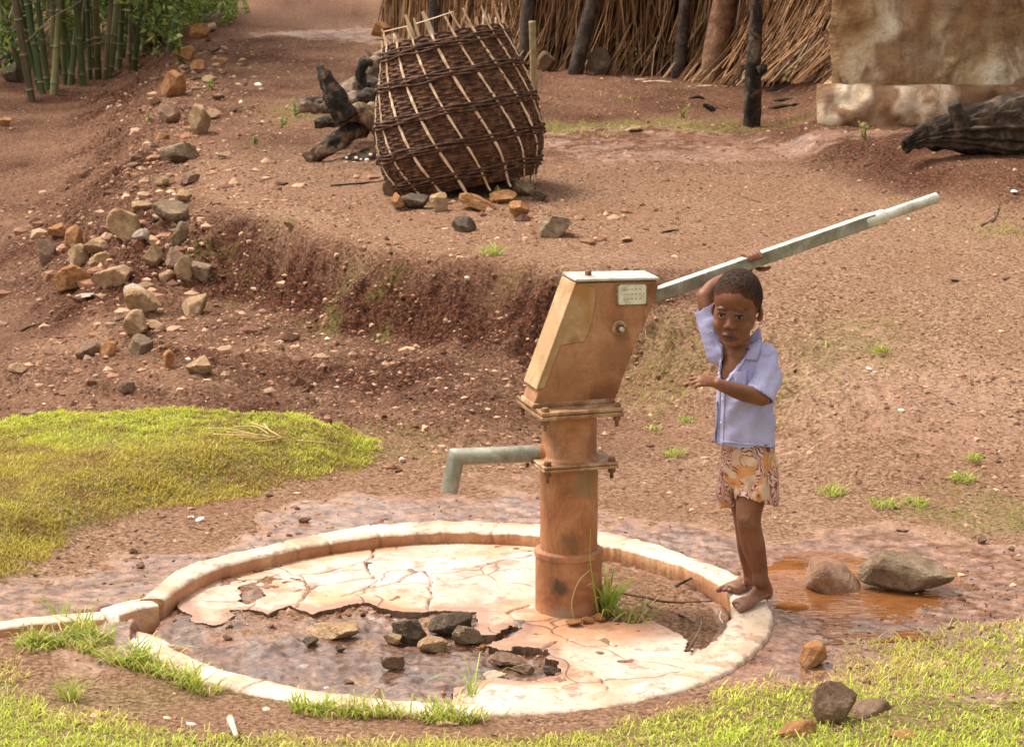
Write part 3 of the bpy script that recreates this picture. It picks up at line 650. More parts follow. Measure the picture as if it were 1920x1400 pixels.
EDG = [
 (331, 312, 72, 46, 'rock_grey', 'flat topped two toned grey and tan stone beside the worn path'), (371, 258, 44, 62, 'rock_tan', 'upright tan stone above the two toned stone'), (312, 232, 44, 34, 'rock_brown', 'brown pointed stone on the slope below the bamboo'),
 (322, 188, 44, 54, 'rock_orange', 'tall orange block beside the path, with a cracked top'), (342, 176, 18, 22, 'rock_grey', 'small grey stone leaning on the tall orange block'), (373, 134, 34, 24, 'rock_orange', 'rounded orange stone between the two block stones'),
 (347, 118, 42, 34, 'rock_orange', 'squared orange block near the last bamboo stems'), (368, 76, 46, 32, 'rock_orange', 'topmost flat orange stone by the path'), (399, 104, 24, 26, 'rock_brown', 'small brown stone on the path edge near the top'),
 (282, 92, 22, 30, 'rock_orange', 'reddish stone among the bamboo stems'), (380, 68, 20, 14, 'rock_grey', 'small grey cap stone near the top of the path edge'), (416, 122, 22, 14, 'rock_orange', 'small orange lump on the path edge'),
 (360, 300, 24, 16, 'rock_brown', 'brown chip behind the two toned stone'), (345, 210, 24, 14, 'rock_brown', 'little brown chip above the brown pointed stone')]
EDG += [(392, 158, 26, 18, 'rock_tan', 'small tan stone on the upper path edge above the tiny sprout'), (300, 262, 30, 20, 'rock_orange', 'rusty chip on the slope left of the upright tan stone'), (398, 226, 30, 22, 'rock_tan', 'tan stone right of the upright tan stone'), (356, 348, 34, 22, 'rock_brown', 'brown stone just below the two toned stone'), (300, 352, 28, 20, 'rock_tan', 'tan stone lower left of the two toned stone'),
 (408, 190, 22, 16, 'rock_brown', 'little brown stone right of the tall orange block'), (290, 200, 26, 16, 'rock_tan', 'flat tan stone left of the tall orange block'), (342, 384, 38, 26, 'rock_tan', 'tan stone midway between heap and two toned stone'), (395, 62, 26, 18, 'rock_tan', 'pale tan stone beside the topmost flat orange stone'), (250, 318, 24, 14, 'rock_brown', 'lone brown chip on the open slope left of the path edge'), (420, 300, 24, 15, 'rock_tan', 'small tan stone on top of the bank right of the two toned stone')]
for k, a in enumerate(EDG): a = list(a); a[2] *= 1.15; a[3] *= 1.1; put(*a, 300+k, depth=.75, sink=.15, group='stones along the edge of the path', planes=9)
for k, a in enumerate([
 (1122, 146, 50, 58, 'rock_dark', 'dark block of stone leaning at the foot of the reed fence'), (1222, 140, 70, 46, 'rock_dark', 'low dark boulder half hidden behind the reeds'), (1024, 138, 40, 42, 'rock_brown', 'brown stone at the foot of the reeds beside the thin stake'),
 (1533, 154, 56, 48, 'rock_dark', 'grey pointed stone between reed fence and mud wall'), (1456, 158, 36, 16, 'rock_orange', 'flat rust red stone under the reeds by the black post'), (712, 78, 44, 40, 'rock_orange', 'bright orange stone behind the basket'),
 (1188, 248, 40, 14, 'rock_tan', 'flat yellow stone in the thin grass of the yard'), (1403, 234, 18, 10, 'rock_pale', 'small white stone at the foot of the black post'), (20, 158, 40, 40, 'rock_dark', 'dark stone at the far left under the bamboo'), (16, 106, 60, 40, 'rock_dark', 'upper dark stone at the far left behind the bamboo'), (1622, 245, 22, 18, 'rock_tan', 'small ochre stone in the earth below the mud wall'), (8, 240, 30, 24, 'rock_orange', 'small orange stone at the far left edge')]):
    put(*a, 340+k, depth=.7, sink=.15, planes=9)
def w_rub(x, y):
    k = np.zeros_like(x)
    for (a, b_, rx, ry, f) in RUBQ: k = np.maximum(k, f*np.exp(-((x-a)/rx)**2-((y-b_)/ry)**2))
    return k
RUBQ = [(*Gp(a, b_)[:2], rx, ry, f) for a, b_, rx, ry, f in ((230, 490, .35, .9, 1), (330, 470, .3, .6, .9), (150, 470, .3, .6, .6), (260, 620, .3, .6, .6), (340, 260, .25, 1.6, .9), (360, 130, .3, 2, .8), (400, 180, .25, 1.5, .5), (450, 640, .4, .6, .25), (60, 420, .5, 1, .25), (1020, 410, .5, .5, .2), (450, 330, .4, .8, .25))]
scatter_stones('rubble', 'loose broken stones strewn down the slope round the bigger rocks', 1500, lambda rs, n: vis_pts(rs, n, w_rub), 'stones', .008, .045, 6, .75)
# clods standing out on the yard
for k, a in enumerate([(1842, 1022, 20, 18), (1690, 998, 26, 10), (1897, 1034, 14, 12), (1826, 1010, 16, 8), (572, 982, 26, 15), (248, 1040, 18, 14), (262, 1066, 18, 12), (426, 1202, 22, 14), (1790, 530, 22, 9), (1888, 526, 26, 10), (690, 1060, 16, 8), (508, 1178, 16, 9), (1680, 955, 14, 7)]):
    o = put(*a, 'rock_brown', None, 380+k, depth=.8, soft=True); tag(o, 'small crumbly brown clod of earth on bare ground', 'clod', 'single clods of earth'); o.name = 'earth_clod'

# ------------------------------------------------------------------ puddle water
def water():
    m, t, b = newmat('muddy_water'); g = G(t)
    c = g.ramp(g.noise(6, 4, .6, .5), [(.35, (.13, .045, .013)), (.65, (.24, .095, .032))]); g.L(c, b.inputs['Base Color'])
    b.inputs['Roughness'].default_value = .04; b.inputs['IOR'].default_value = 1.45; b.inputs['Specular IOR Level'].default_value = 1.0
    rv = g.mp((11, 40, 1)); g.bump(g.noise(1, 2, .5, .8, rv), g.ramp(g.noise(2.5, 2), [(.42, .05), (.56, 1.0)]), .016, b)
    q = np.array([PZ(a, b_, .055)[:2] for a, b_ in ((1375, 1060), (1500, 1025), (1660, 1030), (1800, 1070), (1830, 1130), (1800, 1185), (1640, 1200), (1450, 1205), (1380, 1180), (1440, 1120))])
    L = spl(np.vstack([q, q[:1]]), 120)[:-1]; V = np.c_[L, np.full(len(L), 0.0)]
    o = mesh('puddle', V, [tuple(range(len(V)))], 'muddy_water', None, False); o.location.z = WZ
    tag(o, 'orange muddy puddle round two big stones', None, None, 'structure')
WZ = .0495
water()

# ------------------------------------------------------------------ hand pump
def rust_mat(name, a, b_, c_, sc=7, metal=.0, rough=.62, drip=(.10, .04, .015)):
    m, t, b = newmat(name); g = G(t)
    n = g.noise(sc, 8, .68, .6); c = g.ramp(n, [(.32, a), (.5, b_), (.66, c_)])
    ns = g.noise(1, 6, .7, .3, g.mp((26, 26, 5))); c = g.mix(g.ramp(ns, [(.52, 0.0), (.68, .55)]), c, drip)
    sp = g.ramp(g.noise(120, 4, .7), [(.58, 0.0), (.7, .5)]); c = g.mix(sp, c, tuple(min(1, v*1.8) for v in b_))
    g.L(c, b.inputs['Base Color']); b.inputs['Metallic'].default_value = metal
    g.L(g.ramp(n, [(.35, rough-.15), (.65, rough+.1)]), b.inputs['Roughness']); b.inputs['Specular IOR Level'].default_value = .35
    g.bump(g.noise(90, 6, .7), .35, .003, b)
def stain(name, spots):
    m = MATS[name]; t = m.node_tree; b = t.nodes['Principled BSDF']; g = G(t); src = b.inputs['Base Color'].links[0].from_socket; c = src
    for (p, r_, col, am) in spots:
        dn = t.nodes.new('ShaderNodeVectorMath'); dn.operation = 'DISTANCE'; g.L(g.tc.outputs['Object'], dn.inputs[0]); dn.inputs[1].default_value = tuple(p)
        d = g.math('ADD', dn.outputs['Value'], g.math('MULTIPLY', g.math('SUBTRACT', g.noise(38, 6, .7), .5), r_*1.7)); c = g.mix(g.ramp(g.math('DIVIDE', d, r_*2), [(.22, am), (.56, 0.0)]), c, col)
    g.L(c, b.inputs['Base Color'])
rust_mat('rusty_pipe', (.18, .065, .026), (.335, .14, .058), (.46, .235, .12))
rust_mat('rusty_head', (.19, .075, .03), (.325, .15, .068), (.43, .235, .125), 5)
rust_mat('cover_paint', (.25, .14, .06), (.37, .235, .115), (.52, .375, .23), 6, rough=.55, drip=(.36, .17, .04))
rust_mat('collar_rust', (.15, .052, .02), (.30, .122, .05), (.43, .215, .11), 6, drip=(.10, .06, .035))
rust_mat('flange_rust', (.11, .05, .022), (.27, .14, .065), (.50, .36, .22), 14)
rust_mat('galvanised', (.30, .29, .25), (.50, .49, .44), (.70, .69, .64), 9, .45, .42, (.30, .22, .13))
rust_mat('galvanised_dull', (.12, .115, .085), (.24, .235, .185), (.42, .41, .35), 9, .35, .5, (.14, .09, .045))
simple('bolt_rust', (.07, .03, .015), (.24, .12, .06), 40, .7)
simple('plate_cream', (.40, .38, .25), (.62, .60, .46), 40, .6, c3=(.72, .68, .54))
simple('plate_border', (.16, .15, .07), (.30, .28, .14), 60, .6)
YAW = rad(17); CU = np.array([math.cos(YAW), math.sin(YAW), 0]); CV = np.array([-math.sin(YAW), math.cos(YAW), 0]); PC = np.array([.157, 7.112, 0])
def fr(u, v, z): return PC+CU*u+CV*v+np.array([0, 0, z])
def PL(px, py, v=0.):
    d = ray(px, py); t = (v-(O-PC)@CV)/(d@CV); q = O+d*t; return float((q-PC)@CU), float(q[2])
pump = empty('hand_pump', (PC[0], PC[1], ZF), 'tall rusty iron hand pump with spout and long lever standing on the concrete platform', 'hand pump')
def cyl(prof, seg=64, c=(0, 0)):
    V = []; F = []; a = np.linspace(0, 2*math.pi, seg, endpoint=False); n = len(prof)
    for r, z in prof:
        for k in a: V.append(fr(c[0]+r*math.cos(k), c[1]+r*math.sin(k), z))
    for i in range(n-1):
        for k in range(seg): F.append((i*seg+k, i*seg+(k+1) % seg, (i+1)*seg+(k+1) % seg, (i+1)*seg+k))
    F.append(tuple(range(seg-1, -1, -1))); F.append(tuple((n-1)*seg+k for k in range(seg))); return V, F
def padd(name, VF, mat, parent=None, bev=0, seg=2):
    o = mesh(name, VF[0], VF[1], mat, parent or pump); 
    if bev: bevel(o, bev, seg); apply_mods(o)
    else:
        try: o.data.set_sharp_from_angle(angle=rad(35))
        except Exception: pass
    return o
uc, zc = PL(1060, 1026, 0); ZC = zc      # collar top
_, zf1 = PL(1065, 880, -.08); _, zf1t = PL(1065, 868, -.08); _, zf2 = PL(1065, 781, -.08); _, zf2t = PL(1065, 765, -.08)
RC, RP, RT = .0925, .0795, .0755
padd('pedestal_collar', cyl([(RC, -.02), (RC, ZC-.022), (RC+.003, ZC-.019), (RC+.0035, ZC-.010), (RC+.0015, ZC-.004), (RC-.006, ZC), (RP-.002, ZC+.001)]), 'collar_rust')
padd('riser_pipe', cyl([(RP, ZC-.01), (RP, zf1-.008), (RP+.003, zf1-.004), (RP+.005, zf1-.001)]), 'rusty_pipe')
padd('water_tank', cyl([(RT+.009, zf1t+.0), (RT+.004, zf1t+.004), (RT, zf1t+.010), (RT, zf2-.006), (RT+.004, zf2-.001)]), 'rusty_pipe')
def plate(name, hw, z0, z1, mat='flange_rust', cen=(0, 0), hd=None):
    hd = hd or hw; poly = [(-hw, -hd), (hw, -hd), (hw, hd), (-hw, hd)]
    V = [fr(cen[0]+a, cen[1]+b, z0) for a, b in poly]+[fr(cen[0]+a, cen[1]+b, z1) for a, b in poly]
    F = [(3, 2, 1, 0), (4, 5, 6, 7), (0, 1, 5, 4), (1, 2, 6, 5), (2, 3, 7, 6), (3, 0, 4, 7)]
    return padd(name, (V, F), mat, None, .003, 2)
zm = (zf1+zf1t)/2
plate('flange', .108, zf1, zm-.0006); plate('flange', .107, zm+.0006, zf1t)
zm2 = (zf2+zf2t)/2
plate('flange', .118, zf2, zm2-.0006); plate('flange', .1165, zm2+.0006, zf2t)
def bolt(u, v, zt, zb, r=.011):
    V, F = cyl([(r, zt), (r, zt+.008), (r*.85, zt+.0105)], 6, (u, v)); o = padd('bolt', (V, F), 'bolt_rust')
    V, F = cyl([(r*.5, zb-.03), (r*.5, zt)], 10, (u, v)); m = MB(); m.add(V, F); V, F = cyl([(r, zb-.013), (r, zb)], 6, (u, v)); m.add(V, F)
    m.out('nut', 'bolt_rust', o, False)
for a in (-1, 1):
    for b in (-1, 1): bolt(a*.092, b*.092, zf1t, zf1); bolt(a*.102, b*.102, zf2t, zf2)
# head housing: a leaning parallelogram box
hv0, hv1 = -.052, .055
def poly_px(pts, v): return [PL(a, b, v) for a, b in pts]
hp = poly_px([(999, 757), (1082, 531), (1232, 526), (1236, 532), (1229, 560), (1206, 617), (1198, 628), (1181, 676), (1153, 748)], hv0)
zb = zf2t+.0005; hp[0] = (hp[0][0], zb); hp[-1] = (hp[-1][0]-.002, zb)
padd('head_housing', prism(hp, hv0, hv1, fr), 'rusty_head', None, .006, 3)
# weld fillet round the foot of the housing
V, F = prism([(hp[0][0]-.004, zb), (hp[0][0]+.002, zb+.012), (hp[-1][0]-.001, zb+.012), (hp[-1][0]+.004, zb)], hv0-.004, hv1+.004, fr); padd('foot_weld', (V, F), 'flange_rust', None, .002, 1)
cp = poly_px([(1079, 533), (1117, 540), (1117, 558), (1113, 598), (1097, 641), (1052, 647), (1021, 728), (1007, 730)], hv0-.003)
padd('front_cover', prism(cp, hv0-.0035, hv1+.0035, fr), 'cover_paint', None, .003, 2)
q = lambda px, py, v=hv0: fr(*(lambda t: (t[0], v, t[1]))(PL(px, py, v)))
stain('rusty_head', [(q(1140, 738), .045, (.16, .055, .018), .8), (q(1112, 745), .02, (.15, .05, .015), .8), (q(1100, 545), .035, (.30, .17, .05), .8), (q(1225, 545), .03, (.13, .05, .02), .7), (q(1165, 630), .03, (.17, .08, .035), .7), (q(1150, 665), .05, (.26, .13, .06), .6), (q(1060, 690), .05, (.26, .13, .06), .5)])
stain('cover_paint', [(q(1092, 545), .035, (.32, .15, .04), .8), (q(1080, 560, hv0-.02), .02, (.42, .20, .06), .7), (q(1075, 640), .02, (.2, .1, .04), .6)])
stain('rusty_pipe', [(fr(.03, -.075, zc+.20), .05, (.20, .15, .07), .7), (fr(-.02, -.078, zc+.03), .04, (.15, .07, .03), .8), (fr(-.05, -.06, zf2-.02), .04, (.42, .22, .09), .6), (fr(.05, -.05, zf1t+.04), .04, (.20, .09, .04), .7)])
stain('collar_rust', [(fr(-.055, -.075, .12), .032, (.05, .035, .025), .85), (fr(-.05, -.075, .02), .05, (.30, .24, .18), .8), (fr(.02, -.09, .05), .03, (.40, .20, .10), .6)])
# lighter end plate of the cover: slides over the slanting left face
e0 = PL(1081, 531, hv0); e1 = PL(1008, 731, hv0); dx = np.array([e1[0]-e0[0], e1[1]-e0[1]]); nn = np.array([-dx[1], dx[0]]); nn = nn/np.hypot(*nn); nn = nn if nn[0] < 0 else -nn
pp = [e0, e1, (e1[0]+nn[0]*.006, e1[1]+nn[1]*.006), (e0[0]+nn[0]*.006, e0[1]+nn[1]*.006)]
padd('cover_flange', prism(pp, hv0-.005, hv1+.005, fr), 'cover_paint', None, .002, 2)
# lid
t0 = PL(1081, 529, hv0); t1 = PL(1234, 525.5, hv0)
padd('lid', prism([(t0[0]-.005, t0[1]+.001), (t1[0]+.004, t1[1]+.001), (t1[0]+.002, t1[1]+.009), (t0[0]-.003, t0[1]+.010)], hv0-.005, hv1+.006, fr), 'galvanised', None, .003, 2)
u_, z_ = PL(1103, 521, 0); padd('lid_bolt', cyl([(.0095, t0[1]+.009), (.0095, t0[1]+.019), (.007, t0[1]+.021)], 6, (u_, 0)), 'bolt_rust')
# maker's plate
a = PL(1156, 532, hv0); b = PL(1213, 531, hv0); c = PL(1213, 571, hv0); d = PL(1156, 573, hv0)
pl_ = padd('name_plate', prism([a, b, c, d], hv0-.004, hv0, fr), 'plate_border', None, .0015, 1)
ins = lambda p, q, k: (p[0]+(q[0]-p[0])*k, p[1]+(q[1]-p[1])*k)
cc = ((a[0]+c[0])/2, (a[1]+c[1])/2); padd('plate_face', prism([ins(p, cc, .10) for p in (a, b, c, d)], hv0-.0055, hv0-.0035, fr), 'plate_cream', pl_, .0008, 1)
for p in (a, b, c, d):
    q = ins(p, cc, .09); V, F = tube([fr(q[0], hv0-.0075, q[1]), fr(q[0], hv0-.003, q[1])], .0028, 8); padd('rivet', (V, F), 'bolt_rust', pl_)
# worn embossing on the plate, no readable words
m = MB()
for k in range(3):
    zz = a[1]+(d[1]-a[1])*(.28+.22*k); 
    for j in range(5+k % 2):
        uu = a[0]+(b[0]-a[0])*(.2+.13*j); V, F = tube([fr(uu, hv0-.0058, zz), fr(uu+.006, hv0-.0058, zz+.0006)], .0009, 6); m.add(V, F)
m.out('embossing', 'plate_border', pl_)
# axle boss and nut
ub, zb_ = PL(1160, 614, hv0)
V, F = tube([fr(ub, hv0+.002, zb_), fr(ub, hv0-.006, zb_), fr(ub, hv0-.009, zb_)], [.0205, .0205, .017], 28); padd('axle_boss', (V, F), 'flange_rust')
V, F = tube([fr(ub, hv0-.008, zb_), fr(ub, hv0-.019, zb_)], .0125, 6); nut = padd('axle_nut', (V, F), 'bolt_rust')
V, F = tube([fr(ub, hv0-.018, zb_), fr(ub, hv0-.030, zb_), fr(ub, hv0-.032, zb_)], [.0068, .0066, .005], 14); padd('axle_end', (V, F), 'galvanised', nut)
# spout
sp0 = PL(1012, 849, -.01); sp1 = PL(850, 853.5, -.0); sp2 = PL(845, 925, 0)
sdir = np.array([1., 0, 0])
# the spout runs square to the picture more than to the head: build it in world axes from pixels
def wp(px, py, y): return PY(px, py, y)
A_, B_, C_ = wp(1018, 850, 7.10), wp(858, 856, 7.06), wp(845, 922, 7.055)
rs_ = .0235
spt = MB(); dAB = (B_-A_)/np.linalg.norm(B_-A_); dBC = (C_-B_)/np.linalg.norm(C_-B_)
B2 = B_+dAB*.004
# mitred elbow
def ringpts(c, ax, r, n=32, miter=None):
    u = np.cross(ax, (0, 1, 0)); u /= np.linalg.norm(u); v = np.cross(ax, u); a_ = np.linspace(0, 2*math.pi, n, endpoint=False)
    P = c+r*(np.cos(a_)[:, None]*u+np.sin(a_)[:, None]*v)
    if miter is not None: P = P - ax*(((P-c)@miter)/(ax@miter))[:, None]
    return P
mt = dAB-(-dBC); mt = (dAB+dBC); mt /= np.linalg.norm(mt)
r1 = ringpts(A_, dAB, rs_); r2 = ringpts(B2, dAB, rs_, miter=mt); r3i = ringpts(C_, dBC, rs_); 
# match ring order across the elbow
r2b = r2; r3 = []
for p in r2: r3.append(p+dBC*((C_-p)@dBC))
r3 = np.array(r3); cc_ = r3.mean(0); r3in = cc_+(r3-cc_)*.88; r4in = r3in-dBC*.03
V = np.vstack([r1, r2, r3, r3in, r4in]); n = 32; F = []
for i in range(4):
    for k in range(n): F.append((i*n+k, i*n+(k+1) % n, (i+1)*n+(k+1) % n, (i+1)*n+k))
F.append(tuple(4*n+k for k in range(n)))
o = mesh('spout', V, F, 'galvanised_dull', pump); fixn(o); o.data.set_sharp_from_angle(angle=rad(35))
V, F = tube([A_-dAB*.02, A_+dAB*.012], rs_+.004, 28); padd('spout_weld', (V, F), 'rusty_pipe')
# lever
h0 = PL(1236, 551, 0); h1 = PL(1640, 411, 0); h2 = PL(1759, 372, 0); hd_ = np.array([h1[0]-h0[0], h1[1]-h0[1]]); hd_ /= np.hypot(*hd_); hn = np.array([-hd_[1], hd_[0]]); hw = .0165
st_ = (h0[0]-hd_[0]*.10, h0[1]-hd_[1]*.10)
bar = [(st_[0]+hn[0]*s*hw, st_[1]+hn[1]*s*hw) for s in (-1, 1)]+[(h1[0]+hn[0]*s*hw, h1[1]+hn[1]*s*hw) for s in (1, -1)]
HND = padd('handle_bar', prism(bar, -.0165, .0165, fr), 'galvanised_dull', None, .0025, 2)
P_ = lambda k: fr(h1[0]+hd_[0]*k, 0, h1[1]+hd_[1]*k)
V, F = tube([P_(-.03), P_(-.026), P_(.028), P_(.034)], [.0185, .0205, .0205, .0165], 24); padd('handle_sleeve', (V, F), 'galvanised', HND)
ln = math.hypot(h2[0]-h1[0], h2[1]-h1[1]); V, F = tube([P_(0), P_(ln*.5), P_(ln-.004), P_(ln)], [.0155, .0155, .0155, .0125], 24); padd('grip', (V, F), 'galvanised', HND)
# thin brighter galvanised skin that paints in the light on the lever's top
tb = [(st_[0]+hn[0]*(hw+.0003), st_[1]+hn[1]*(hw+.0003)), (h1[0]+hn[0]*(hw+.0003), h1[1]+hn[1]*(hw+.0003)), (h1[0]+hn[0]*(hw+.0022), h1[1]+hn[1]*(hw+.0022)), (st_[0]+hn[0]*(hw+.0022), st_[1]+hn[1]*(hw+.0022))]
padd('handle_top', prism(tb, -.0163, .0163, fr), 'galvanised', HND, .0008, 1)

# ------------------------------------------------------------------ woven grain basket
simple('wicker', (.02, .009, .005), (.075, .034, .018), 30, .75, bs=120, bd=.003, c3=(.17, .085, .045), spec=.2)
simple('wicker_band', (.02, .009, .005), (.07, .032, .018), 30, .7, bs=150, bd=.002, c3=(.17, .09, .05), spec=.25)
simple('split_cane', (.36, .20, .10), (.62, .43, .27), 8, .6, bs=80, bd=.001, c3=(.76, .62, .45))
def basket():
    b0 = Gp(872, 372); ys = b0[1]+.36; base = PY(876, 352, ys); top = PY(832, 66, ys+.10)
    H = np.linalg.norm(top-base); ax = (top-base)/H; e1 = np.cross(ax, (0, 1, 0)); e1 /= np.linalg.norm(e1); e1 = e1 if e1[0] > 0 else -e1; e2 = np.cross(ax, e1); e2 = e2 if e2[1] > 0 else -e2
    # small roll of the hoops: right side higher
    root = empty('grain_basket', tuple(base), 'big dark woven basket with pale split cane ribs and bulging sides propped on stones', 'basket')
    k = H/286.
    rp = np.array([(0, 128), (.08, 140), (.2, 153), (.35, 155), (.5, 150), (.65, 141), (.8, 130), (.93, 119), (1.0, 113)], float); tt = rp[:, 0]; rr = rp[:, 1]*k
    def rad_(t): return np.interp(t, tt, rr)
    tl = .03
    def pt(t, a, r): 
        zt = t*H + tl*r*np.cos(a)*1.4 - .02*H*np.sin(a)*0
        return base+np.outer(zt, ax)+np.outer(r*np.cos(a), e1)+np.outer(-r*np.sin(a), e2)   # a=-... front is -e2
    tw = rad(46)
    nv, nu = 330, 540; t = np.linspace(0, 1, nv); u = np.linspace(0, 2*math.pi, nu, endpoint=False); rows = 55; ribs = 38
    T, U = np.meshgrid(t, u, indexing='ij'); T = T.ravel(); U = U.ravel()
    row = np.floor(T*rows); ph = (U/(2*math.pi)*ribs*1.0 - (tw/(2*math.pi)*ribs)*(T-.5))
    bulge = np.abs(np.sin(T*rows*math.pi)); wave = np.cos(ph*math.pi+row*math.pi)
    r = rad_(T)+.0035*bulge+.004*wave+.006*fbm(U*3, T*9, 1.5, 3, 4)+.0015*fbm(U*40, T*60, 1, 2, 8)
    V = pt(T, U, r); idx = np.arange(nv*nu).reshape(nv, nu); nx = np.roll(idx, -1, 1)
    F = np.stack([idx[:-1], nx[:-1], nx[1:], idx[1:]], -1).reshape(-1, 4)
    o = mesh('woven_wall', V, F, 'wicker', root, True)
    # inner wall so that the open top shows a dark inside with thickness
    t2 = np.linspace(.02, 1, 20); T2, U2 = np.meshgrid(t2, u[::6], indexing='ij'); V2 = pt(T2.ravel(), U2.ravel(), rad_(T2.ravel())-.012); n2 = len(u[::6]); id2 = np.arange(20*n2).reshape(20, n2); nx2 = np.roll(id2, -1, 1)
    F2 = [tuple(f) for f in np.stack([id2[:-1], id2[1:], nx2[1:], nx2[:-1]], -1).reshape(-1, 4)]+[tuple(id2[0][::-1])]
    mesh('lining', V2, F2, 'wicker', root, True)
    # hoops: each a twist of three rods
    for i, tc in enumerate((.925, .735, .50, .285, .085)):
        m = MB(); a = np.linspace(0, 2*math.pi, 260)
        for q in range(4):
            dz = (q-1.5)*.011+.004*np.sin(a*9+q*2.1)+.006*fbm(a*2, a*0+q, 1, 2, i); tq = tc+dz/H; rq = rad_(tq)+.014+.003*np.cos(a*14+q*1.6)
            L = pt(tq, a, rq); V, F = tube(L, .0050, 6, False); m.add(V, F)
        m.out('hoop', 'wicker_band', root)
    # ribs of split cane running slantwise
    for j in range(19):
        a0 = 2*math.pi*j/19; t_ = np.linspace(-.045, 1.04+rnd.uniform(-.02, .09), 40); a = a0+tw*(.5-t_)*-1.0
        a = a0 - tw*(t_-.5)*-1.0
        a = a0 + tw*(t_-.5)*1.0
        inout = .0085+.002*np.sin(t_*rows*.5*math.pi)+fbm(t_*4, t_*0+j, 1, 2, j)*.002
        L = pt(t_, a, np.interp(t_, tt, rr)+inout); up = L.mean(0)-base; up -= ax*(up@ax)
        wdt = rnd.uniform(.0044, .0070)
        V, F = tube(L, wdt*(1-.25*np.clip(np.abs(t_-.5), 0, 1)), 6, True, flat=(1.0, .42), up=up/np.linalg.norm(up)); 
        # keep the flat side on the wall: rebuild with a per-point normal
        m = MB(); Vs = []; n = len(L); Tn = np.gradient(L, axis=0); Tn /= np.linalg.norm(Tn, axis=1)[:, None]
        for q in range(n):
            nr = np.cos(a[q])*e1-np.sin(a[q])*e2; sd2 = np.cross(Tn[q], nr); sd2 /= np.linalg.norm(sd2); w2 = wdt*(1+.2*math.sin(q*.9+j))
            Vs += [L[q]+sd2*w2-nr*.003, L[q]+sd2*w2*.8+nr*.0015, L[q]-sd2*w2*.8+nr*.0015, L[q]-sd2*w2-nr*.003]
        F = [(4*q+c_, 4*q+(c_+1) % 4, 4*q+4+(c_+1) % 4, 4*q+4+c_) for q in range(n-1) for c_ in range(4)]+[(3, 2, 1, 0), (4*n-4, 4*n-3, 4*n-2, 4*n-1)]
        m.add(Vs, F); fixn(m.out('rib', 'split_cane', root, False))
    # broken stake ends sticking out of the rim
    for (xa, ya, xb, yb, r_) in ((784, 100, 760, 28, .012), (790, 80, 776, 34, .008), (812, 70, 792, 22, .014), (868, 62, 842, 20, .012), (882, 62, 872, 40, .008), (742, 92, 716, 66, .007), (900, 66, 893, 32, .007), (925, 66, 915, 26, .006), (780, 45, 850, 22, .006), (958, 80, 945, 58, .007), (938, 62, 930, 40, .006), (720, 60, 770, 48, .006)):
        p = PY(xa, ya, ys-.02+rnd.uniform(-.1, .25)); q = PY(xb, yb, p[1]); V, F = tube([p, (p+q)/2+(rnd.uniform(-.004, .004), 0, 0), q], [r_, r_*.95, r_*.6], 6, flat=(1, .5)); mesh('stake', V, F, 'split_cane', root, False)
basket()

# ------------------------------------------------------------------ dead wood
def woodmat(name, a, b_, c_, char=0.):
    m, t, b = newmat(name); g = G(t)
    n = g.noise(12, 7, .7, .8); c = g.ramp(n, [(.34, a), (.5, b_), (.64, c_)])
    n2 = g.noise(4.5, 4, .6); 
    if char: c = g.mix(g.ramp(n2, [(.38+char*.12, 1.0), (.46+char*.12, 0.0)]), c, (.012, .009, .007))
    g.L(c, b.inputs['Base Color']); b.inputs['Roughness'].default_value = .85; b.inputs['Specular IOR Level'].default_value = .25
    g.bump(g.math('ADD', g.noise(45, 8, .75), g.noise(11, 4, .6)), .9, .012, b)
woodmat('bark_grey', (.07, .045, .03), (.22, .15, .10), (.42, .31, .23), .25)
woodmat('bark_tan', (.05, .028, .016), (.17, .10, .058), (.38, .26, .165), .25)
woodmat('charred', (.006, .004, .003), (.03, .022, .016), (.16, .115, .08), .1)
woodmat('weathered', (.016, .011, .008), (.055, .038, .026), (.15, .105, .07), 0)
woodmat('post_brown', (.10, .048, .025), (.185, .095, .052), (.29, .17, .105))
simple('fungus', (.75, .70, .62), (.88, .84, .76), 60, .6)
def wood(name, pts, r, mat, label, seed, cat='log', group=None, seg=26, jit=.35, n=40, grain=0):
    """pts: (px,py,dy) - dy metres behind the ground point under the first one"""
    r = [k*(.82 if seg == 26 else 1) for k in r]
    g0 = Gp(*pts[0][:2]); W = np.array([PY(p[0], p[1], (g0[1] if len(p) < 4 else p[3])+p[2]) for p in pts]); L = spl(np.c_[W, r], n); 
    V, F = tube(L[:, :3], L[:, 3], seg, True, jit=jit, seed=seed); V = V+(.0 if grain else .28)*np.mean(r)*np.c_[n3(V, 16, seed), n3(V, 16, seed+1), n3(V, 16, seed+2)]+(.0 if grain else .12)*np.mean(r)*np.c_[n3(V, 45, seed), n3(V, 45, seed+1), n3(V, 45, seed+2)]
    if grain:
        k_ = np.arange(len(V)); a_ = (k_ % seg)/seg*2*math.pi; l_ = k_//seg; C_ = L[l_.clip(0, n-1), :3]; D_ = V-C_; D_ /= np.linalg.norm(D_, axis=1)[:, None]+1e-9
        V = V+D_*(grain*fbm(np.cos(a_+l_*.006)*4, np.sin(a_+l_*.006)*4+l_*.012, 2.2, 3, seed))[:, None]
    c = L[0, :3].copy(); o = mesh(name, V-c, F, mat, None, True); o.location = c; tag(o, label, cat, group); return o
YB = Gp(640, 300)[1]
FW = 'dead wood piled left of the basket'
wood('tree_stump', [(650, 225, .1, YB), (632, 190, .12, YB), (614, 152, .14, YB), (600, 125, .16, YB)], [.075, .072, .055, .03], 'charred', 'upright charred stump with a pale snapped tip left of the basket', 401, 'stump', FW)
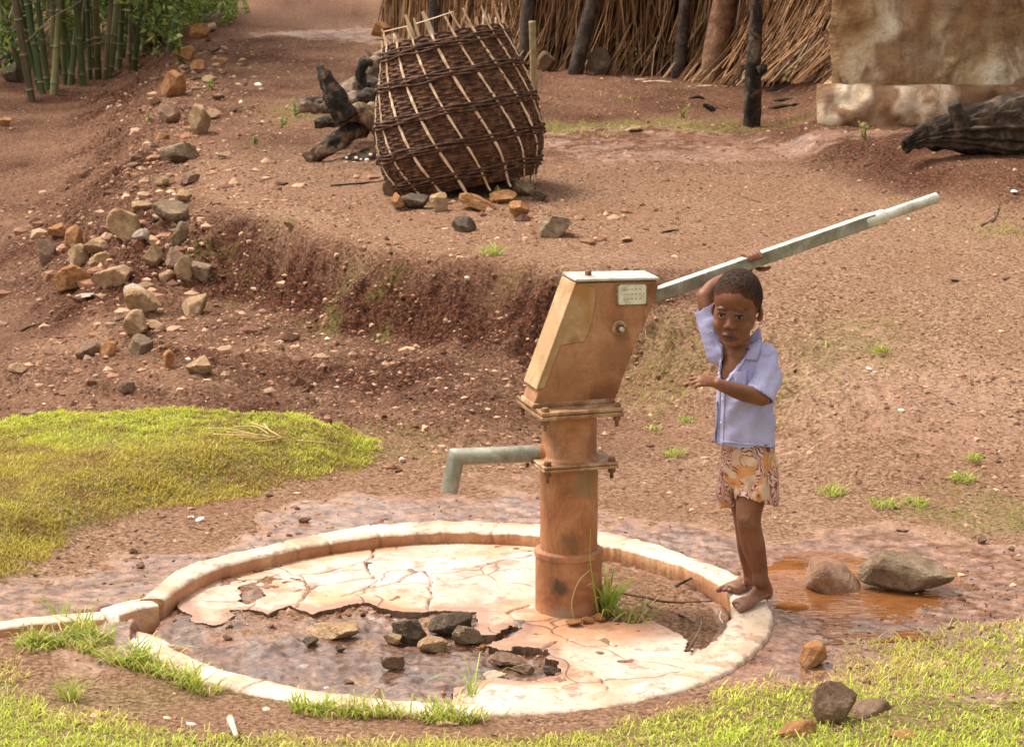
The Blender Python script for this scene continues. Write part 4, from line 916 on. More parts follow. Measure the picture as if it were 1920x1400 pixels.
wood('log', [(590, 232, .35, YB), (628, 226, .35, YB), (668, 236, .4, YB)], [.03, .04, .04], 'charred', 'short charred billet lying at the foot of the upright stump', 412, 'log', FW)
wood('log', [(640, 205, .35, YB), (668, 215, .3, YB), (700, 205, .35, YB), (718, 215, .4, YB)], [.035, .045, .04, .04], 'bark_grey', 'grey log crossing behind the curved brown one', 413, 'log', FW)
wood('log', [(690, 150, .7, YB), (705, 165, .6, YB), (718, 200, .5, YB)], [.04, .045, .04], 'charred', 'upper black log end touching the basket', 414, 'log', FW)
wood('log', [(600, 312, .05, YB), (640, 318, .0, YB), (700, 330, .0, YB)], [.012, .018, .014], 'bark_grey', 'thin grey branch flat on the ground below the pile', 415, 'branch', FW)
wood('branch_tip', [(608, 150, .1, YB), (612, 132, .1, YB), (603, 122, .1, YB)], [.016, .012, .006], 'bark_tan', 'pale splintered tip of the upright charred stump', 402, 'splinter', n=12)
wood('log', [(575, 300, 0, YB), (612, 278, .05, YB), (650, 252, .15, YB), (680, 238, .3, YB)], [.045, .058, .062, .06], 'bark_tan', 'thick bark covered log slanting up from the ground to the basket', 403, 'log', FW)
wood('log', [(636, 240, .2, YB), (672, 212, .2, YB), (702, 228, .2, YB), (716, 262, .25, YB)], [.045, .06, .055, .05], 'bark_tan', 'curved brown log arched against the basket side', 404, 'log', FW)
wood('log', [(628, 308, 0, YB), (665, 300, .03, YB), (700, 288, .1, YB), (722, 274, .2, YB)], [.03, .04, .045, .05], 'bark_tan', 'lower log dotted with white fungus beside the basket', 405, 'log', FW)
wood('log', [(560, 200, .5, YB), (600, 196, .55, YB), (650, 192, .6, YB), (700, 170, .7, YB)], [.04, .055, .06, .06], 'bark_grey', 'dark grey log lying behind the upright stump', 406, 'log', FW)
wood('log', [(625, 185, .75, YB), (665, 168, .75, YB), (700, 135, .75, YB), (722, 112, .8, YB)], [.05, .065, .07, .06], 'bark_grey', 'pale grey log rising behind the pile to the basket', 407, 'log', FW)
wood('log', [(682, 165, .6, YB), (676, 138, .6, YB), (684, 118, .6, YB), (700, 120, .6, YB)], [.035, .032, .035, .02], 'charred', 'black hooked charred branch standing in the pile', 408, 'branch', FW)
wood('log', [(670, 205, .4, YB), (690, 180, .4, YB), (712, 190, .4, YB)], [.045, .055, .04], 'charred', 'black knobbly root against the middle of the basket', 409, 'root', FW)
wood('log', [(648, 332, -.02, YB), (690, 322, .05, YB), (722, 308, .15, YB)], [.022, .03, .035], 'charred', 'dark charred stick lowest in the pile by the basket', 410, 'branch', FW)
wood('branch', [(685, 90, .9, YB), (700, 104, .9, YB), (716, 96, .9, YB)], [.012, .018, .012], 'bark_grey', 'short twig on top of the pile touching the basket', 411, 'twig', FW, n=12)
for px, py, s_ in ((664, 306, 5), (668, 296, 4), (655, 312, 3), (672, 310, 4), (688, 300, 5), (700, 306, 4), (690, 315, 3), (683, 322, 3), (662, 318, 3), (706, 302, 3), (650, 296, 3), (712, 316, 3), (677, 299, 3), (695, 290, 4)):
    q = PY(px, py, YB-.045+rnd.uniform(0, .03)); k = s_/390.; V, F = ell((0, 0, 0), (k, k*.8, k*.7), seg=10, rings=6); o = mesh('fungus', V, F, 'fungus'); o.location = q
    tag(o, 'tiny white bracket fungus on the dead wood beside the basket', 'fungus', 'white fungus dots on the log')
# thin stake beside the basket, black post, leaning trunk
def post(name, label, cat, pts, rpx, mat, seed, y=None, jit=.12, noden=None, zx=0):
    g0 = Gp(*pts[0]) if y is None else PY(*pts[0], y); y0 = g0[1]; s = scale_at(g0)
    W = [PY(p[0], p[1], y0+(k*zx)) for k, p in enumerate(pts)]; W[0] = W[0]-np.array([0, 0, .03]); L = spl(np.c_[W, np.array(rpx)/s], 60)
    V, F = tube(L[:, :3], L[:, 3], 20, True, jit=jit, seed=seed); c = g0; o = mesh(name, V-c, F, mat, None, True); o.location = c; return tag(o, label, cat)
simple('bamboo_old', (.14, .10, .045), (.26, .19, .09), 20, .6, c3=(.36, .28, .16))
o = post('bamboo_stake', 'thin weathered bamboo stake planted to the right of the basket', 'stake', [(1002, 300), (1001, 200), (1000, 120), (998, 40)], [7, 7, 6.5, 6.5], 'bamboo_old', 5, jit=.02)
o = post('charred_post', 'black charred wooden post with a knot standing on the yard by the mud wall', 'post', [(1410, 236), (1411, 180), (1412, 120), (1418, 50), (1424, -120), (1428, -280)], [15, 16, 15, 12.5, 13, 12], 'charred', 21, jit=.22)
kp = PY(1424, 132, o.location.y-.03); wk = MB()
V, F = tube([kp, kp+(.02, -.01, .01), kp+(.035, -.02, .03)], [.035, .03, .01], 14, jit=.3, seed=3); mesh('knot', V, F, 'charred', o)
# driftwood trunk in front of the mud wall
yl = Gp(1740, 300)[1]
LOG = wood('driftwood', [(1693, 276, -.05, yl), (1722, 262, -.02, yl), (1765, 252, .05, yl), (1830, 244, .1, yl), (1900, 236, .15, yl), (2040, 214, .2, yl), (2300, 200, .4, yl)], [.014, .032, .058, .10, .145, .18, .19], 'weathered', 'gnarled dark weathered tree trunk lying in front of the mud wall', 431, 'dead tree', None, 72, .13, 90, grain=.045)
for p_, r_, nm in (([(1804, 240, .04), (1797, 216, .03), (1788, 194, .02)], [.055, .045, .034], 'stub'),):
    W = np.array([PY(a, b, yl+c) for a, b, c in p_]); L = spl(np.c_[W, r_], 14); V, F = tube(L[:, :3], L[:, 3], 16, True, jit=.3, seed=9); mesh(nm, V, F, 'weathered', LOG)
for k, pts in enumerate(([(1600, 300), (1650, 306), (1705, 308)], [(1620, 312), (1680, 300), (1740, 296)], [(1655, 290), (1690, 300), (1722, 312)], [(1640, 282), (1672, 290), (1700, 286)])):
    wood('charred_stick', [(a, b, 0, Gp(*p_)[1]) for p_ in [(pts[0])] for a, b in pts], [.008, .011, .008], 'charred', ['thin charred stick, longest of those before the trunk tip', 'charred stick nearest the trunk tip', 'short crossed charred stick by the trunk tip', 'small upper charred stick by the trunk tip'][k], 440+k, 'stick', 'charred sticks by the fallen trunk', n=14)
for k, (pts, r_) in enumerate(((((1435, 172), (1480, 168), (1532, 166)), .016), (((1450, 190), (1500, 184), (1530, 176)), .012), (((1440, 204), (1490, 196), (1532, 202)), .012), (((1465, 182), (1500, 198), (1525, 206)), .009), (((1318, 203), (1345, 205), (1362, 204)), .012), (((1290, 186), (1310, 182), (1325, 190)), .012), (((1340, 208), (1330, 202), (1318, 196)), .02))):
    wood('burnt_branch', [(a, b, 0, Gp(*pts[0])[1]) for a, b in pts], [r_*.8, r_, r_*.5], 'charred', ['long burnt branch lying by the black post, farthest one', 'burnt branch next to the wall plinth', 'burnt branch nearest the wall plinth corner', 'thin crossed burnt branch by the plinth', 'short burnt stick left of the black post', 'small burnt stick on the yard left of the post', 'stubby burnt chunk left of the black post'][k], 450+k, 'branch', 'burnt branches on the yard', n=14)

# ------------------------------------------------------------------ reed fence
colattr('reeds', .75, 0, .2)
FL = np.array([Gp(728, 60)[:2]*1.0, Gp(1000, 128)[:2], Gp(1340, 146)[:2], Gp(1560, 150)[:2]]); FL = np.vstack([FL, FL[-1]+(FL[-1]-FL[-2])*1.6])
def fence():
    root = empty('reed_fence', (*FL[1], hz(*FL[1])), 'tall fence of loose dry brown reeds on dark stakes across the back of the yard', 'fence')
    sl_ = np.r_[0, np.cumsum(np.hypot(*np.diff(FL, axis=0).T))]; tot = sl_[-1]
    def at_(s): return np.array([np.interp(s, sl_, FL[:, 0]), np.interp(s, sl_, FL[:, 1])])
    rs = np.random.RandomState(5); m = MB(); n = 5200
    # lean changes in clumps along the fence
    for i in range(n):
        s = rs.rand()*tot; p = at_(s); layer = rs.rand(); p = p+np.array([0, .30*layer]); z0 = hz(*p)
        cl = float(fbm(s, 3, 1.7, 3, 6))*1.3+float(fbm(s, 8, 6, 2, 7))*.5; frac = s/tot; lean = .05+cl*.20+(.34 if frac > .5 else 0)*min(1, (frac-.5)/.12) + rs.normal()*.09
        hh = rs.uniform(.75, 2.2) if layer < .6 else rs.uniform(1.4, 2.3); z1 = z0+hh; zb = z0+ (0 if rs.rand() < .38 else rs.uniform(.05, .75))
        x0 = p[0]-lean*.30; flare = (.10+.12*rs.rand())*(rs.rand() < .4)*(frac > .2); lean = lean if frac > .2 else abs(lean)*.5
        pts = []
        for t in (0, .18, .45, .75, 1):
            z = zb+(z1-zb)*t; k = z-z0
            pts.append((x0+lean*k-flare*(1-min(1, k/.45))**2*(1 if lean > -.1 else -1)+rs.normal()*.012, p[1]-.14*max(0, 1-k/.5)**2*(rs.rand() < .7)*(layer < .5)+rs.normal()*.008, z))
        r = rs.uniform(.0022, .0052); V, F = tube(pts, [r, r, r, r*.8, r*.5], 3, False)
        u = rs.rand(); bright = (1-layer*.75)  # deeper reeds coloured darker: shade inside the fence put into their colour
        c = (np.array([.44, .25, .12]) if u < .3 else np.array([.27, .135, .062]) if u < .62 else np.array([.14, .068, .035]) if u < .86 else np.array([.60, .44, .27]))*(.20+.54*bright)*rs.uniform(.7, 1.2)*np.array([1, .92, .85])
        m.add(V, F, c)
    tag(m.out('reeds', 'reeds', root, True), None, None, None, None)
    # dark backing sheet, painting in the shade seen through the reed gaps
    simple('dark_backing', (.014, .007, .004), (.05, .024, .012), 3, .9, bs=30, bd=.03, vec=(22, 22, 1.2), c3=(.13, .06, .03))
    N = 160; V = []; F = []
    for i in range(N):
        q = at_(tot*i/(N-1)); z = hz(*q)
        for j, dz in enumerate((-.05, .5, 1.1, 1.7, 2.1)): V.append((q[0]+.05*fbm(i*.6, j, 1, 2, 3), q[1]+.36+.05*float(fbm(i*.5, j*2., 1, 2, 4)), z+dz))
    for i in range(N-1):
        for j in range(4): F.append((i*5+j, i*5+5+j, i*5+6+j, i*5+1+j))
    o = mesh('dark_backing', V, F, 'dark_backing', root, True); md = o.modifiers.new('s', 'SOLIDIFY'); md.thickness = .06; apply_mods(o)
    woodmat('stake_dark', (.025, .018, .014), (.055, .04, .03), (.12, .085, .06))
    for (xa, ya, xb, yb, w_) in ((981, 128, 1000, -60, 13), (1075, 138, 1108, 20, 14), (1270, 146, 1288, -10, 12), (1355, 152, 1385, 20, 14), (758, 70, 772, -40, 12), (815, 85, 822, -60, 16), (905, 96, 912, -60, 14)):
        p = Gp(xa, ya); q = PY(xb, yb, p[1]+.04); q = p+(q-p)*(1.9/max(.1, (q-p)[2])); s = scale_at(p); L = spl([p-(0, 0, .05), (p+q)/2+(rnd.uniform(-.03, .03), 0, 0), q], 20)
        V, F = tube(L, np.linspace(w_/s, w_/s*.7, 20), 10, True, jit=.2, seed=int(xa)); mesh('stake', V, F, 'stake_dark', root)
    return root
fence()
post('leaning_trunk', 'thick smooth brown trunk leaning against the reed fence', 'trunk', [(1336, 158), (1340, 110), (1351, 50), (1362, -20), (1385, -140)], [20, 24, 23, 22, 20], 'post_brown', 31, y=Gp(1336, 156)[1], jit=.06, zx=.04)
for k, (x0, x1, y_) in enumerate(((1190, 1275, 150), (1205, 1262, 154), (1290, 1352, 151), (1290, 1380, 163), (1380, 1440, 161))):
    wood('reed', [(x0, y_, 0, Gp(x0, y_)[1]), ((x0+x1)/2, y_-1, 0, Gp(x0, y_)[1]), (x1, y_+1, 0, Gp(x0, y_)[1])], [.006, .008, .005], 'split_cane', ['farthest pale reed lying before the fence', 'pale reed lying just in front of the farthest one', 'pale reed lying at the foot of the leaning trunk', 'long pale reed lying before the leaning trunk', 'pale reed lying left of the black post'][k], 460+k, 'reed', 'reeds fallen on the yard', n=10, seg=6)

# ------------------------------------------------------------------ mud hut
def hut():
    m, t, b = newmat('mud_plaster'); g = G(t)
    n = g.noise(2.0, 7, .62, .5, g.mp((1, 1, .9))); c = g.ramp(n, [(.36, (.32, .18, .08)), (.44, (.54, .36, .19)), (.51, (.74, .57, .37)), (.60, (.84, .72, .54))])
    st = g.noise(1, 6, .65, .4, g.mp((5, 5, 1.3))); c = g.mix(g.ramp(st, [(.50, 0.0), (.62, .8)]), c, (.27, .14, .06))
    c = g.mix(g.math('SUBTRACT', .7, g.math('MULTIPLY', g.attr('peel'), .7)), c, g.ramp(g.noise(7, 6, .7), [(.4, (.25, .125, .055)), (.6, (.40, .23, .11))]))
    sep = t.nodes.new('ShaderNodeSeparateXYZ'); g.L(g.tc.outputs['Object'], sep.inputs[0])
    zz = g.math('ADD', sep.outputs[2], g.math('MULTIPLY', g.noise(3, 5, .6), .9)); c = g.mix(g.ramp(zz, [(.62, .8), (1.0, 0.0)]), c, (.36, .20, .095))   # mud splashed up the foot of the wall
    sp = g.ramp(g.noise(26, 5, .7), [(.60, 0.0), (.68, .7)]); c = g.mix(sp, c, (.16, .09, .05))
    g.L(c, b.inputs['Base Color']); b.inputs['Roughness'].default_value = .9; b.inputs['Specular IOR Level'].default_value = .15
    cr = g.ramp(g.vor(2.6, 'DISTANCE_TO_EDGE'), [(.0, 1.0), (.012, 0.0)]); cr = g.math('MULTIPLY', cr, g.ramp(g.noise(2.3), [(.5, 0.0), (.55, 1.0)]))
    g.bump(g.math('ADD', g.noise(9, 9, .72), g.math('MULTIPLY', n, 3.)), 1., .06, b)
    m2, t2, b2 = newmat('plinth_plaster'); g2 = G(t2)
    c2 = g2.ramp(g2.noise(6, 7, .65, .4), [(.36, (.24, .13, .07)), (.45, (.44, .28, .17)), (.54, (.66, .50, .35)), (.62, (.78, .65, .49))]); c2 = g2.mix(g2.math('SUBTRACT', .8, g2.math('MULTIPLY', g2.attr('peel'), .8)), c2, (.22, .11, .055)); g2.L(c2, b2.inputs['Base Color']); b2.inputs['Roughness'].default_value = .9; b2.inputs['Specular IOR Level'].default_value = .15
    g2.bump(g2.noise(16, 8, .75), .9, .03, b2)
    simple('roof_thatch', (.10, .06, .03), (.26, .17, .09), 6, .9, bs=60, bd=.02, vec=(1, 1, 4), c3=(.38, .27, .15))
    g0 = Gp(1536, 236); y0 = g0[1]+.02; xl = PY(1536, 200, y0)[0]; zp = PY(1536, 164, y0)[2]; zb = g0[2]-.15; wx = PY(1560, 100, y0+.13)[0]
    sh = .22
    root = empty('mud_hut', (xl+2, y0+1.5, g0[2]), 'hut wall of pale cracked mud plaster on a lumpy plinth at the top right', 'hut')
    def slabbox(name, x0, x1, ya, yb, z0, z1, mat, amp, seed, st=.035, topslope=0):
        """box with a dense uneven front and left side"""
        m_ = MB()
        def sheet(Pf, nu, nv):
            uu, vv = np.meshgrid(np.linspace(0, 1, nu), np.linspace(0, 1, nv), indexing='ij'); P = Pf(uu.ravel(), vv.ravel()); id_ = np.arange(nu*nv).reshape(nu, nv)
            return P, [tuple(f) for f in np.stack([id_[:-1, :-1], id_[1:, :-1], id_[1:, 1:], id_[:-1, 1:]], -1).reshape(-1, 4)]
        def disp(P):
            k = (fbm(P[:, 0]+P[:, 1]*.7, P[:, 2], 2.2, 4, seed)*amp+fbm(P[:, 0]+P[:, 1]*.7, P[:, 2], 5.5, 3, seed+8)*amp*.6+fbm(P[:, 0]+P[:, 1], P[:, 2], 11, 3, seed+3)*amp*.35); inn = np.clip((P[:, 0]-x0)/.1, 0, 1); return k
        def peel(P): return ss(-.02, .03, fbm(P[:, 0], P[:, 2], 1.5, 5, seed+11)+.10+.10*(P[:, 2]-z0-.4)*(z1 > 2))
        nx_, nz_, ny_ = int((x1-x0)/st), max(6, int((z1-z0)/st)), 40
        rz = lambda v: z0+(z1-z0)*v
        r0 = .035
        def front(u, v): 
            P = np.c_[x0+(x1-x0)*u, np.full_like(u, ya), rz(v)]; k = disp(P)+.016*peel(P); P[:, 2] += v*.03*fbm(P[:, 0], P[:, 0]*0, 3.5, 3, seed+2)*(z1 < 2); P[:, 0] += .02*fbm(P[:, 2], P[:, 2]*0, 3, 3, seed+5)*np.clip(1-u*8, 0, 1); P[:, 1] -= k; P[:, 1] += r0*np.clip(1-(P[:, 0]-x0)/r0, 0, 1)**2+r0*.8*np.clip(1-(z1-P[:, 2])/r0, 0, 1)**2; return P
        def left(u, v):
            P = np.c_[np.full_like(u, x0), ya+r0+(yb-ya-r0)*u, rz(v)]; k = disp(np.c_[np.full_like(u, x0), np.full_like(u, ya), rz(v)]); P[:, 1] -= k*np.clip(1-u*4, 0, 1); P[:, 0] += sh*(P[:, 1]-ya); return P
        def top(u, v):
            P = np.c_[x0+(x1-x0)*u, ya+r0*.8+(yb-ya-r0*.8)*v, np.full_like(u, z1)]; Q = disp(np.c_[x0+(x1-x0)*u, np.full_like(u, ya), np.full_like(u, z1)]); P[:, 1] -= Q*(1-v); P[:, 1] += r0*np.clip(1-(P[:, 0]-x0)/r0, 0, 1)**2*(1-v); P[:, 0] += sh*np.clip(P[:, 1]-ya, 0, 9)*(1-u); return P
        m_.add(*sheet(front, nx_, nz_)); m_.add(*sheet(left, ny_, nz_)); m_.add(*sheet(top, nx_, 6))
        V = [(x1, ya, z0), (x1, yb, z0), (x1, yb, z1), (x1, ya, z1), (x0+sh*(yb-ya), yb, z0), (x0+sh*(yb-ya), yb, z1)]; m_.add(V, [(0, 1, 2, 3), (1, 4, 5, 2)])
        o = m_.out(name, mat, root, True); bm = bmesh.new(); bm.from_mesh(o.data); bmesh.ops.remove_doubles(bm, verts=bm.verts, dist=.004); bmesh.ops.recalc_face_normals(bm, faces=bm.faces); bm.to_mesh(o.data); bm.free()
        W_ = np.array([v.co[:] for v in o.data.vertices]); at = o.data.attributes.new('peel', 'FLOAT', 'POINT'); at.data.foreach_set('value', peel(W_)); return o
    slabbox('plinth', xl, xl+4.2, y0, y0+3.4, zb, zp, 'plinth_plaster', .075, 3, .02)
    slabbox('wall', wx, wx+4.0, y0+.13, y0+3.3, zp-.02, 2.75, 'mud_plaster', .07, 9, .025)
    # low thatched roof above the picture
    V = [(wx-.45, y0-.35, 2.6), (wx+4.5, y0-.35, 2.6), (wx+4.5, y0+3.8, 2.6), (wx-.45, y0+3.8, 2.6), (wx+1.2, y0+1.7, 3.9), (wx+2.9, y0+1.7, 3.9)]; 
    o = mesh('roof', V, [(0, 1, 5, 4), (1, 2, 5), (2, 3, 4, 5), (3, 0, 4), (3, 2, 1, 0)], 'roof_thatch', root, False)
hut()

# ------------------------------------------------------------------ grass and plants
colattr('grass', .55, .35, .3)
colattr('leaves', .5, .3, .25)
def blades(P, Hh, Wd, lean, C, seed, curl=.5):
    """vectorised curved blades: P Nx3 roots"""
    rs = np.random.RandomState(seed); n = len(P); a = rs.rand(n)*2*math.pi; d = np.c_[np.cos(a), np.sin(a), np.zeros(n)]; s = np.c_[-np.sin(a), np.cos(a), np.zeros(n)]
    b2 = a+rs.normal(size=n)*.8; s = np.c_[np.cos(b2+1.57), np.sin(b2+1.57), np.zeros(n)]
    L = lean*rs.uniform(.3, 1.4, n); up = np.array([0, 0, 1.]); H_ = Hh[:, None]; W = Wd[:, None]
    m = P+d*(L*.30)[:, None]*H_+up*H_*.5; q = P+d*(L*.62)[:, None]*H_+up*H_*.82; t = P+d*L[:, None]*H_+up*H_*(1.0-curl*L[:, None]*.45)
    V = np.stack([P-s*W*.5, P+s*W*.5, m-s*W*.5, m+s*W*.5, q-s*W*.32, q+s*W*.32, t], 1).reshape(-1, 3)
    b = (np.arange(n)*7)[:, None]; F = np.vstack([b+np.array([0, 1, 3]), b+np.array([0, 3, 2]), b+np.array([2, 3, 5]), b+np.array([2, 5, 4]), b+np.array([4, 5, 6])])
    return V, F, np.repeat(C, 7, axis=0)
def patch(name, label, n, box, mask, colf, hr, wr, lean, seed, kind='stuff', cat=None, group=None, mat='grass', f=4):
    rs = np.random.RandomState(seed); x = rs.uniform(box[0], box[1], n*f); y = rs.uniform(box[2], box[3], n*f); k = rs.rand(n*f) < mask(x, y); x, y = x[k][:n], y[k][:n]; z = height(x, y)-.002
    Hh = hr[0]+(hr[1]-hr[0])*rs.rand(len(x))**2; Hh = Hh*(.75+.6*np.clip(fbm(x, y, 7, 2, seed)+.4, 0, 1)); Wd = rs.uniform(wr[0], wr[1], len(x)); C = colf(rs, x, y)
    V, F, Cc = blades(np.c_[x, y, z], Hh, Wd, lean, C, seed); o = mesh(name, V, F, mat, None, False, {'col': Cc}); tag(o, label, cat, group, kind); return o
def gm_mask(x, y):
    g_ = inpoly(x, y, GM); d = seg_dist(x, y, np.vstack([GM, GM[:1]])); gd = np.where(g_, d, -d); q = PZ(215, 868, .1)
    bare = np.exp(-(((x-q[0])/.12)**2+((y-q[1])/.12)**2))
    return np.clip((gd+fbm(x, y, 4, 3, 33)*.12+fbm(x, y, 14, 2, 34)*.05)/.05, 0, 1)*(1-.8*bare)
def gm_col(rs, x, y):
    g1 = fbm(x, y, 2.2, 3, 35)[:, None]; g2 = fbm(x, y, 9, 3, 36)[:, None]; u = rs.rand(len(x))[:, None]
    t = ss(8.2, 8.75, y+x*.05)[:, None]; t = np.clip(t+g1*.5, 0, 1)
    fresh = np.array([.54, .58, .07]); old = np.array([.50, .40, .07]); dry = np.array([.33, .20, .06])
    c = fresh*t+old*(1-t); k = np.clip((g2*1.4+.42*(1-t)-.08), 0, 1)*(u < .75); c = c*(1-k)+dry*k
    c = np.where(u > .93, np.array([.48, .40, .14]), c); return c*rs.uniform(.65, 1.25, (len(x), 1))
patch('grass_mound', 'mat of short yellow green grass covering the low mound at the left', 150000, (-3.4, -.2, 6.9, 10.2), gm_mask, gm_col, (.005, .019), (.0018, .0034), 1.2, 41)
# verge in the foreground: its edge read from the photograph
VE = VEG
BARE = [(PZ(a, b, .06)[:2], r1, r2) for a, b, r1, r2 in ((1690, 1335, .13, .10), (1790, 1302, .14, .05), (1870, 1290, .10, .06), (1610, 1325, .06, .08), (1480, 1380, .10, .05), (250, 1305, .05, .05), (120, 1372, .06, .04))]
def ve_mask(x, y):
    g_ = inpoly(x, y, VE); d = seg_dist(x, y, VE[:20]); gd = np.where(g_, d, -d); k = np.clip((gd+fbm(x, y, 5, 3, 43)*.10+fbm(x, y, 16, 2, 44)*.05)/.09, 0, 1)
    for q, a, b in BARE: k = k*(1-.93*np.exp(-(((x-q[0])/a)**2+((y-q[1])/b)**2)))
    return k
def ve_col(rs, x, y):
    g1 = fbm(x, y, 2.4, 3, 45)[:, None]; g2 = fbm(x, y, 8, 3, 46)[:, None]; u = rs.rand(len(x))[:, None]
    d = seg_dist(x, y, VE[:20])[:, None]; t = np.clip(d/.35+g1*.9+.1, 0, 1); fresh = np.array([.52, .62, .07]); old = np.array([.66, .58, .15])
    c = fresh*t+old*(1-t); k = (u < .22+g2*.4)*.8; c = c*(1-k)+np.array([.50, .40, .17])*k; return c*rs.uniform(.7, 1.25, (len(x), 1))
patch('grass_verge', 'short bright green grass verge across the foreground', 190000, (-3.2, 3.2, 4.4, 7.6), lambda x, y: ve_mask(x, y)*(y > 4.9), ve_col, (.006, .026), (.0018, .0036), 1.25, 47)
# straggling longer grass hugging the front rim of the platform
RG = np.array([PZ(a, b, .045)[:2] for a, b in ((60, 1215), (150, 1205), (230, 1235), (320, 1262), (400, 1290), (480, 1300), (560, 1318), (660, 1335), (760, 1335), (850, 1345), (990, 1330))])
def rg_mask(x, y): d = seg_dist(x, y, RG); return np.clip(1-d/(.055+.03*fbm(x, y, 4, 2, 48)), 0, 1)*(fbm(x, y, 7, 2, 49) > -.22)*~((r_in(x, y) < .02))
def r_in(x, y): th, r = ring_coords(x, y); d = r-rint(th, TO, RO); return np.where((x > PZ(265, 1190, .06)[0]), d, 1)
def rg_col(rs, x, y): u = rs.rand(len(x))[:, None]; return np.where(u < .5, np.array([.33, .42, .05]), np.where(u < .85, np.array([.50, .46, .12]), np.array([.56, .46, .24])))*rs.uniform(.7, 1.2, (len(x), 1))
patch('rim_grass', 'straggly runner grass growing along the front rim of the platform', 3000, (-1.6, .3, 5.9, 7.2), rg_mask, rg_col, (.018, .06), (.0028, .0055), 1.4, 50, f=40)
# thin moss-like grass on the yard
TH = [(1260, 680, .14, .5, 1), (1210, 705, .10, .2, .8), (1240, 722, .05, .08, 1), (1640, 655, .05, .08, 1), (1510, 718, .12, .2, .5), (1870, 430, .18, .16, 1), (1850, 424, .05, .06, 1), (1905, 432, .06, .1, 1), (1120, 240, .7, .3, .9), (1700, 376, .05, .05, 1), (1390, 240, .9, .3, .35), (924, 474, .03, .05, 1), (1170, 187, .1, .15, .8), (1870, 950, .16, .14, 1), (1900, 970, .12, .2, 1), (1600, 660, .25, .4, .25), (540, 210, .15, .4, .5), (790, 770, .05, .06, .9), (1010, 740, .03, .04, .5), (560, 770, .2, .2, .2)]
TH = [(Gp(a, b)[:2], c, d, e) for a, b, c, d, e in TH]
def th_mask(x, y):
    k = np.zeros_like(x)
    for q, a, b, e in TH: k = np.maximum(k, e*np.exp(-(((x-q[0])/a)**2+((y-q[1])/b)**2)*1.3))
    return k*(fbm(x, y, 12, 2, 55) > -.05)
patch('sparse_grass', 'sparse yellow green grass creeping over the bare yard', 16000, (-2.2, 2.8, 6.6, 18.5), th_mask, lambda rs, x, y: np.where(rs.rand(len(x))[:, None] < .6, np.array([.36, .38, .05]), np.array([.46, .38, .12]))*rs.uniform(.7, 1.2, (len(x), 1)), (.01, .03), (.003, .006), 1.1, 56)
def tuft(px, py, n, h, spread, label, cat='grass tuft', name='grass_tuft', group=None, lean=1.5, w=(.002, .005), cols=((.30, .40, .05), (.50, .44, .13)), z=None, seed=0, zmin=0):
    g0 = Gp(px, py) if z is None else PZ(px, py, z); rs = np.random.RandomState(seed+px); a = rs.rand(n)*6.28; r = spread*rs.rand(n)**.7; P = np.c_[r*np.cos(a), r*np.sin(a), np.zeros(n)]
    C = np.where(rs.rand(n)[:, None] < .6, np.array(cols[0]), np.array(cols[1]))*rs.uniform(.7, 1.2, (n, 1)); V, F, Cc = blades(P, h*rs.uniform(.5, 1.15, n), rs.uniform(*w, n), lean, C, seed+py)
    o = mesh(name, V, F, 'grass', None, False, {'col': Cc}); o.location = g0; return tag(o, label, cat, group)
TG = 'small grass tufts on the open yard'
for a in [(1558, 925, 70, .035, .05, 'grass tuft on open mud straight right of the boy\'s shorts'), (1660, 948, 80, .028, .05, 'left one of two low grass tufts in a row on the wet yard'), (1718, 946, 80, .028, .05, 'right one of two low grass tufts in a row on the wet yard'),
          (1806, 902, 70, .035, .045, 'pale grass tuft at the right of the yard, above the low pair'), (1826, 864, 50, .028, .035, 'farther small grass tuft at the right side of the yard'), (1262, 855, 60, .03, .035, 'small grass tuft between pump and boy'),
          (1226, 806, 40, .02, .03, 'tiny brown grass tuft right of the pump neck'), (1290, 792, 50, .025, .04, 'thin grass tuft left of the boy\'s shirt'), (1447, 800, 30, .02, .03, 'little tuft just behind the boy\'s back'), (1650, 660, 60, .03, .04, 'bright tuft in the middle of the yard'), (924, 478, 80, .05, .05, 'green tuft on top of the bank in front of the basket')]:
    tuft(*a, group=TG, seed=3)
pg = tuft(1136, 1150, 46, .13, .02, 'bright green tall grass clump growing against the foot of the pump', lean=1.0, w=(.004, .008), cols=((.28, .42, .04), (.46, .48, .12)), z=.03, seed=8)
tuft(1185, 1160, 40, .05, .07, 'low spreading grass right of the clump at the pump foot', lean=1.7, w=(.003, .006), z=.03, seed=9)
# two long stray blades in front of the pump
for k, (pts, lb) in enumerate((([(1122, 1150, .02), (1112, 1090, .0), (1106, 1040, -.02), (1108, 990, -.03)], 'long upright grass blade in front of the pump pipe'), ([(1078, 1168, -.02), (1072, 1130, -.05), (1085, 1090, -.06), (1106, 1068, -.06)], 'arched dry grass blade before the pump collar'))):
    L = spl([PY(a, b, 7.0+c) for a, b, c in pts], 20); V, F = tube(L, np.linspace(.0028, .0007, 20), 5, True, flat=(1, .3)); c = np.array([.36, .42, .08]) if k == 0 else np.array([.46, .42, .20])
    tag(mesh('tall_grass', V-L[0], F, 'grass', None, True, {'col': np.tile(c, (len(V), 1))}), lb, 'grass blade').location = L[0]
for a in [(150, 1195, 40, .08, .03, 'tall tuft growing from the drain at the left'), (115, 1175, 16, .10, .012, 'upright reddish grass stalks before the drain kerb'), (130, 1310, 50, .06, .03, 'brown tipped tuft at the edge of the lower left verge'), (250, 1150, 60, .05, .07, 'dry grass spilling over the gap between drain and rim'), (885, 1310, 18, .10, .015, 'upright blades at the middle of the front rim')]:
    tuft(*a, seed=12, lean=1.2)
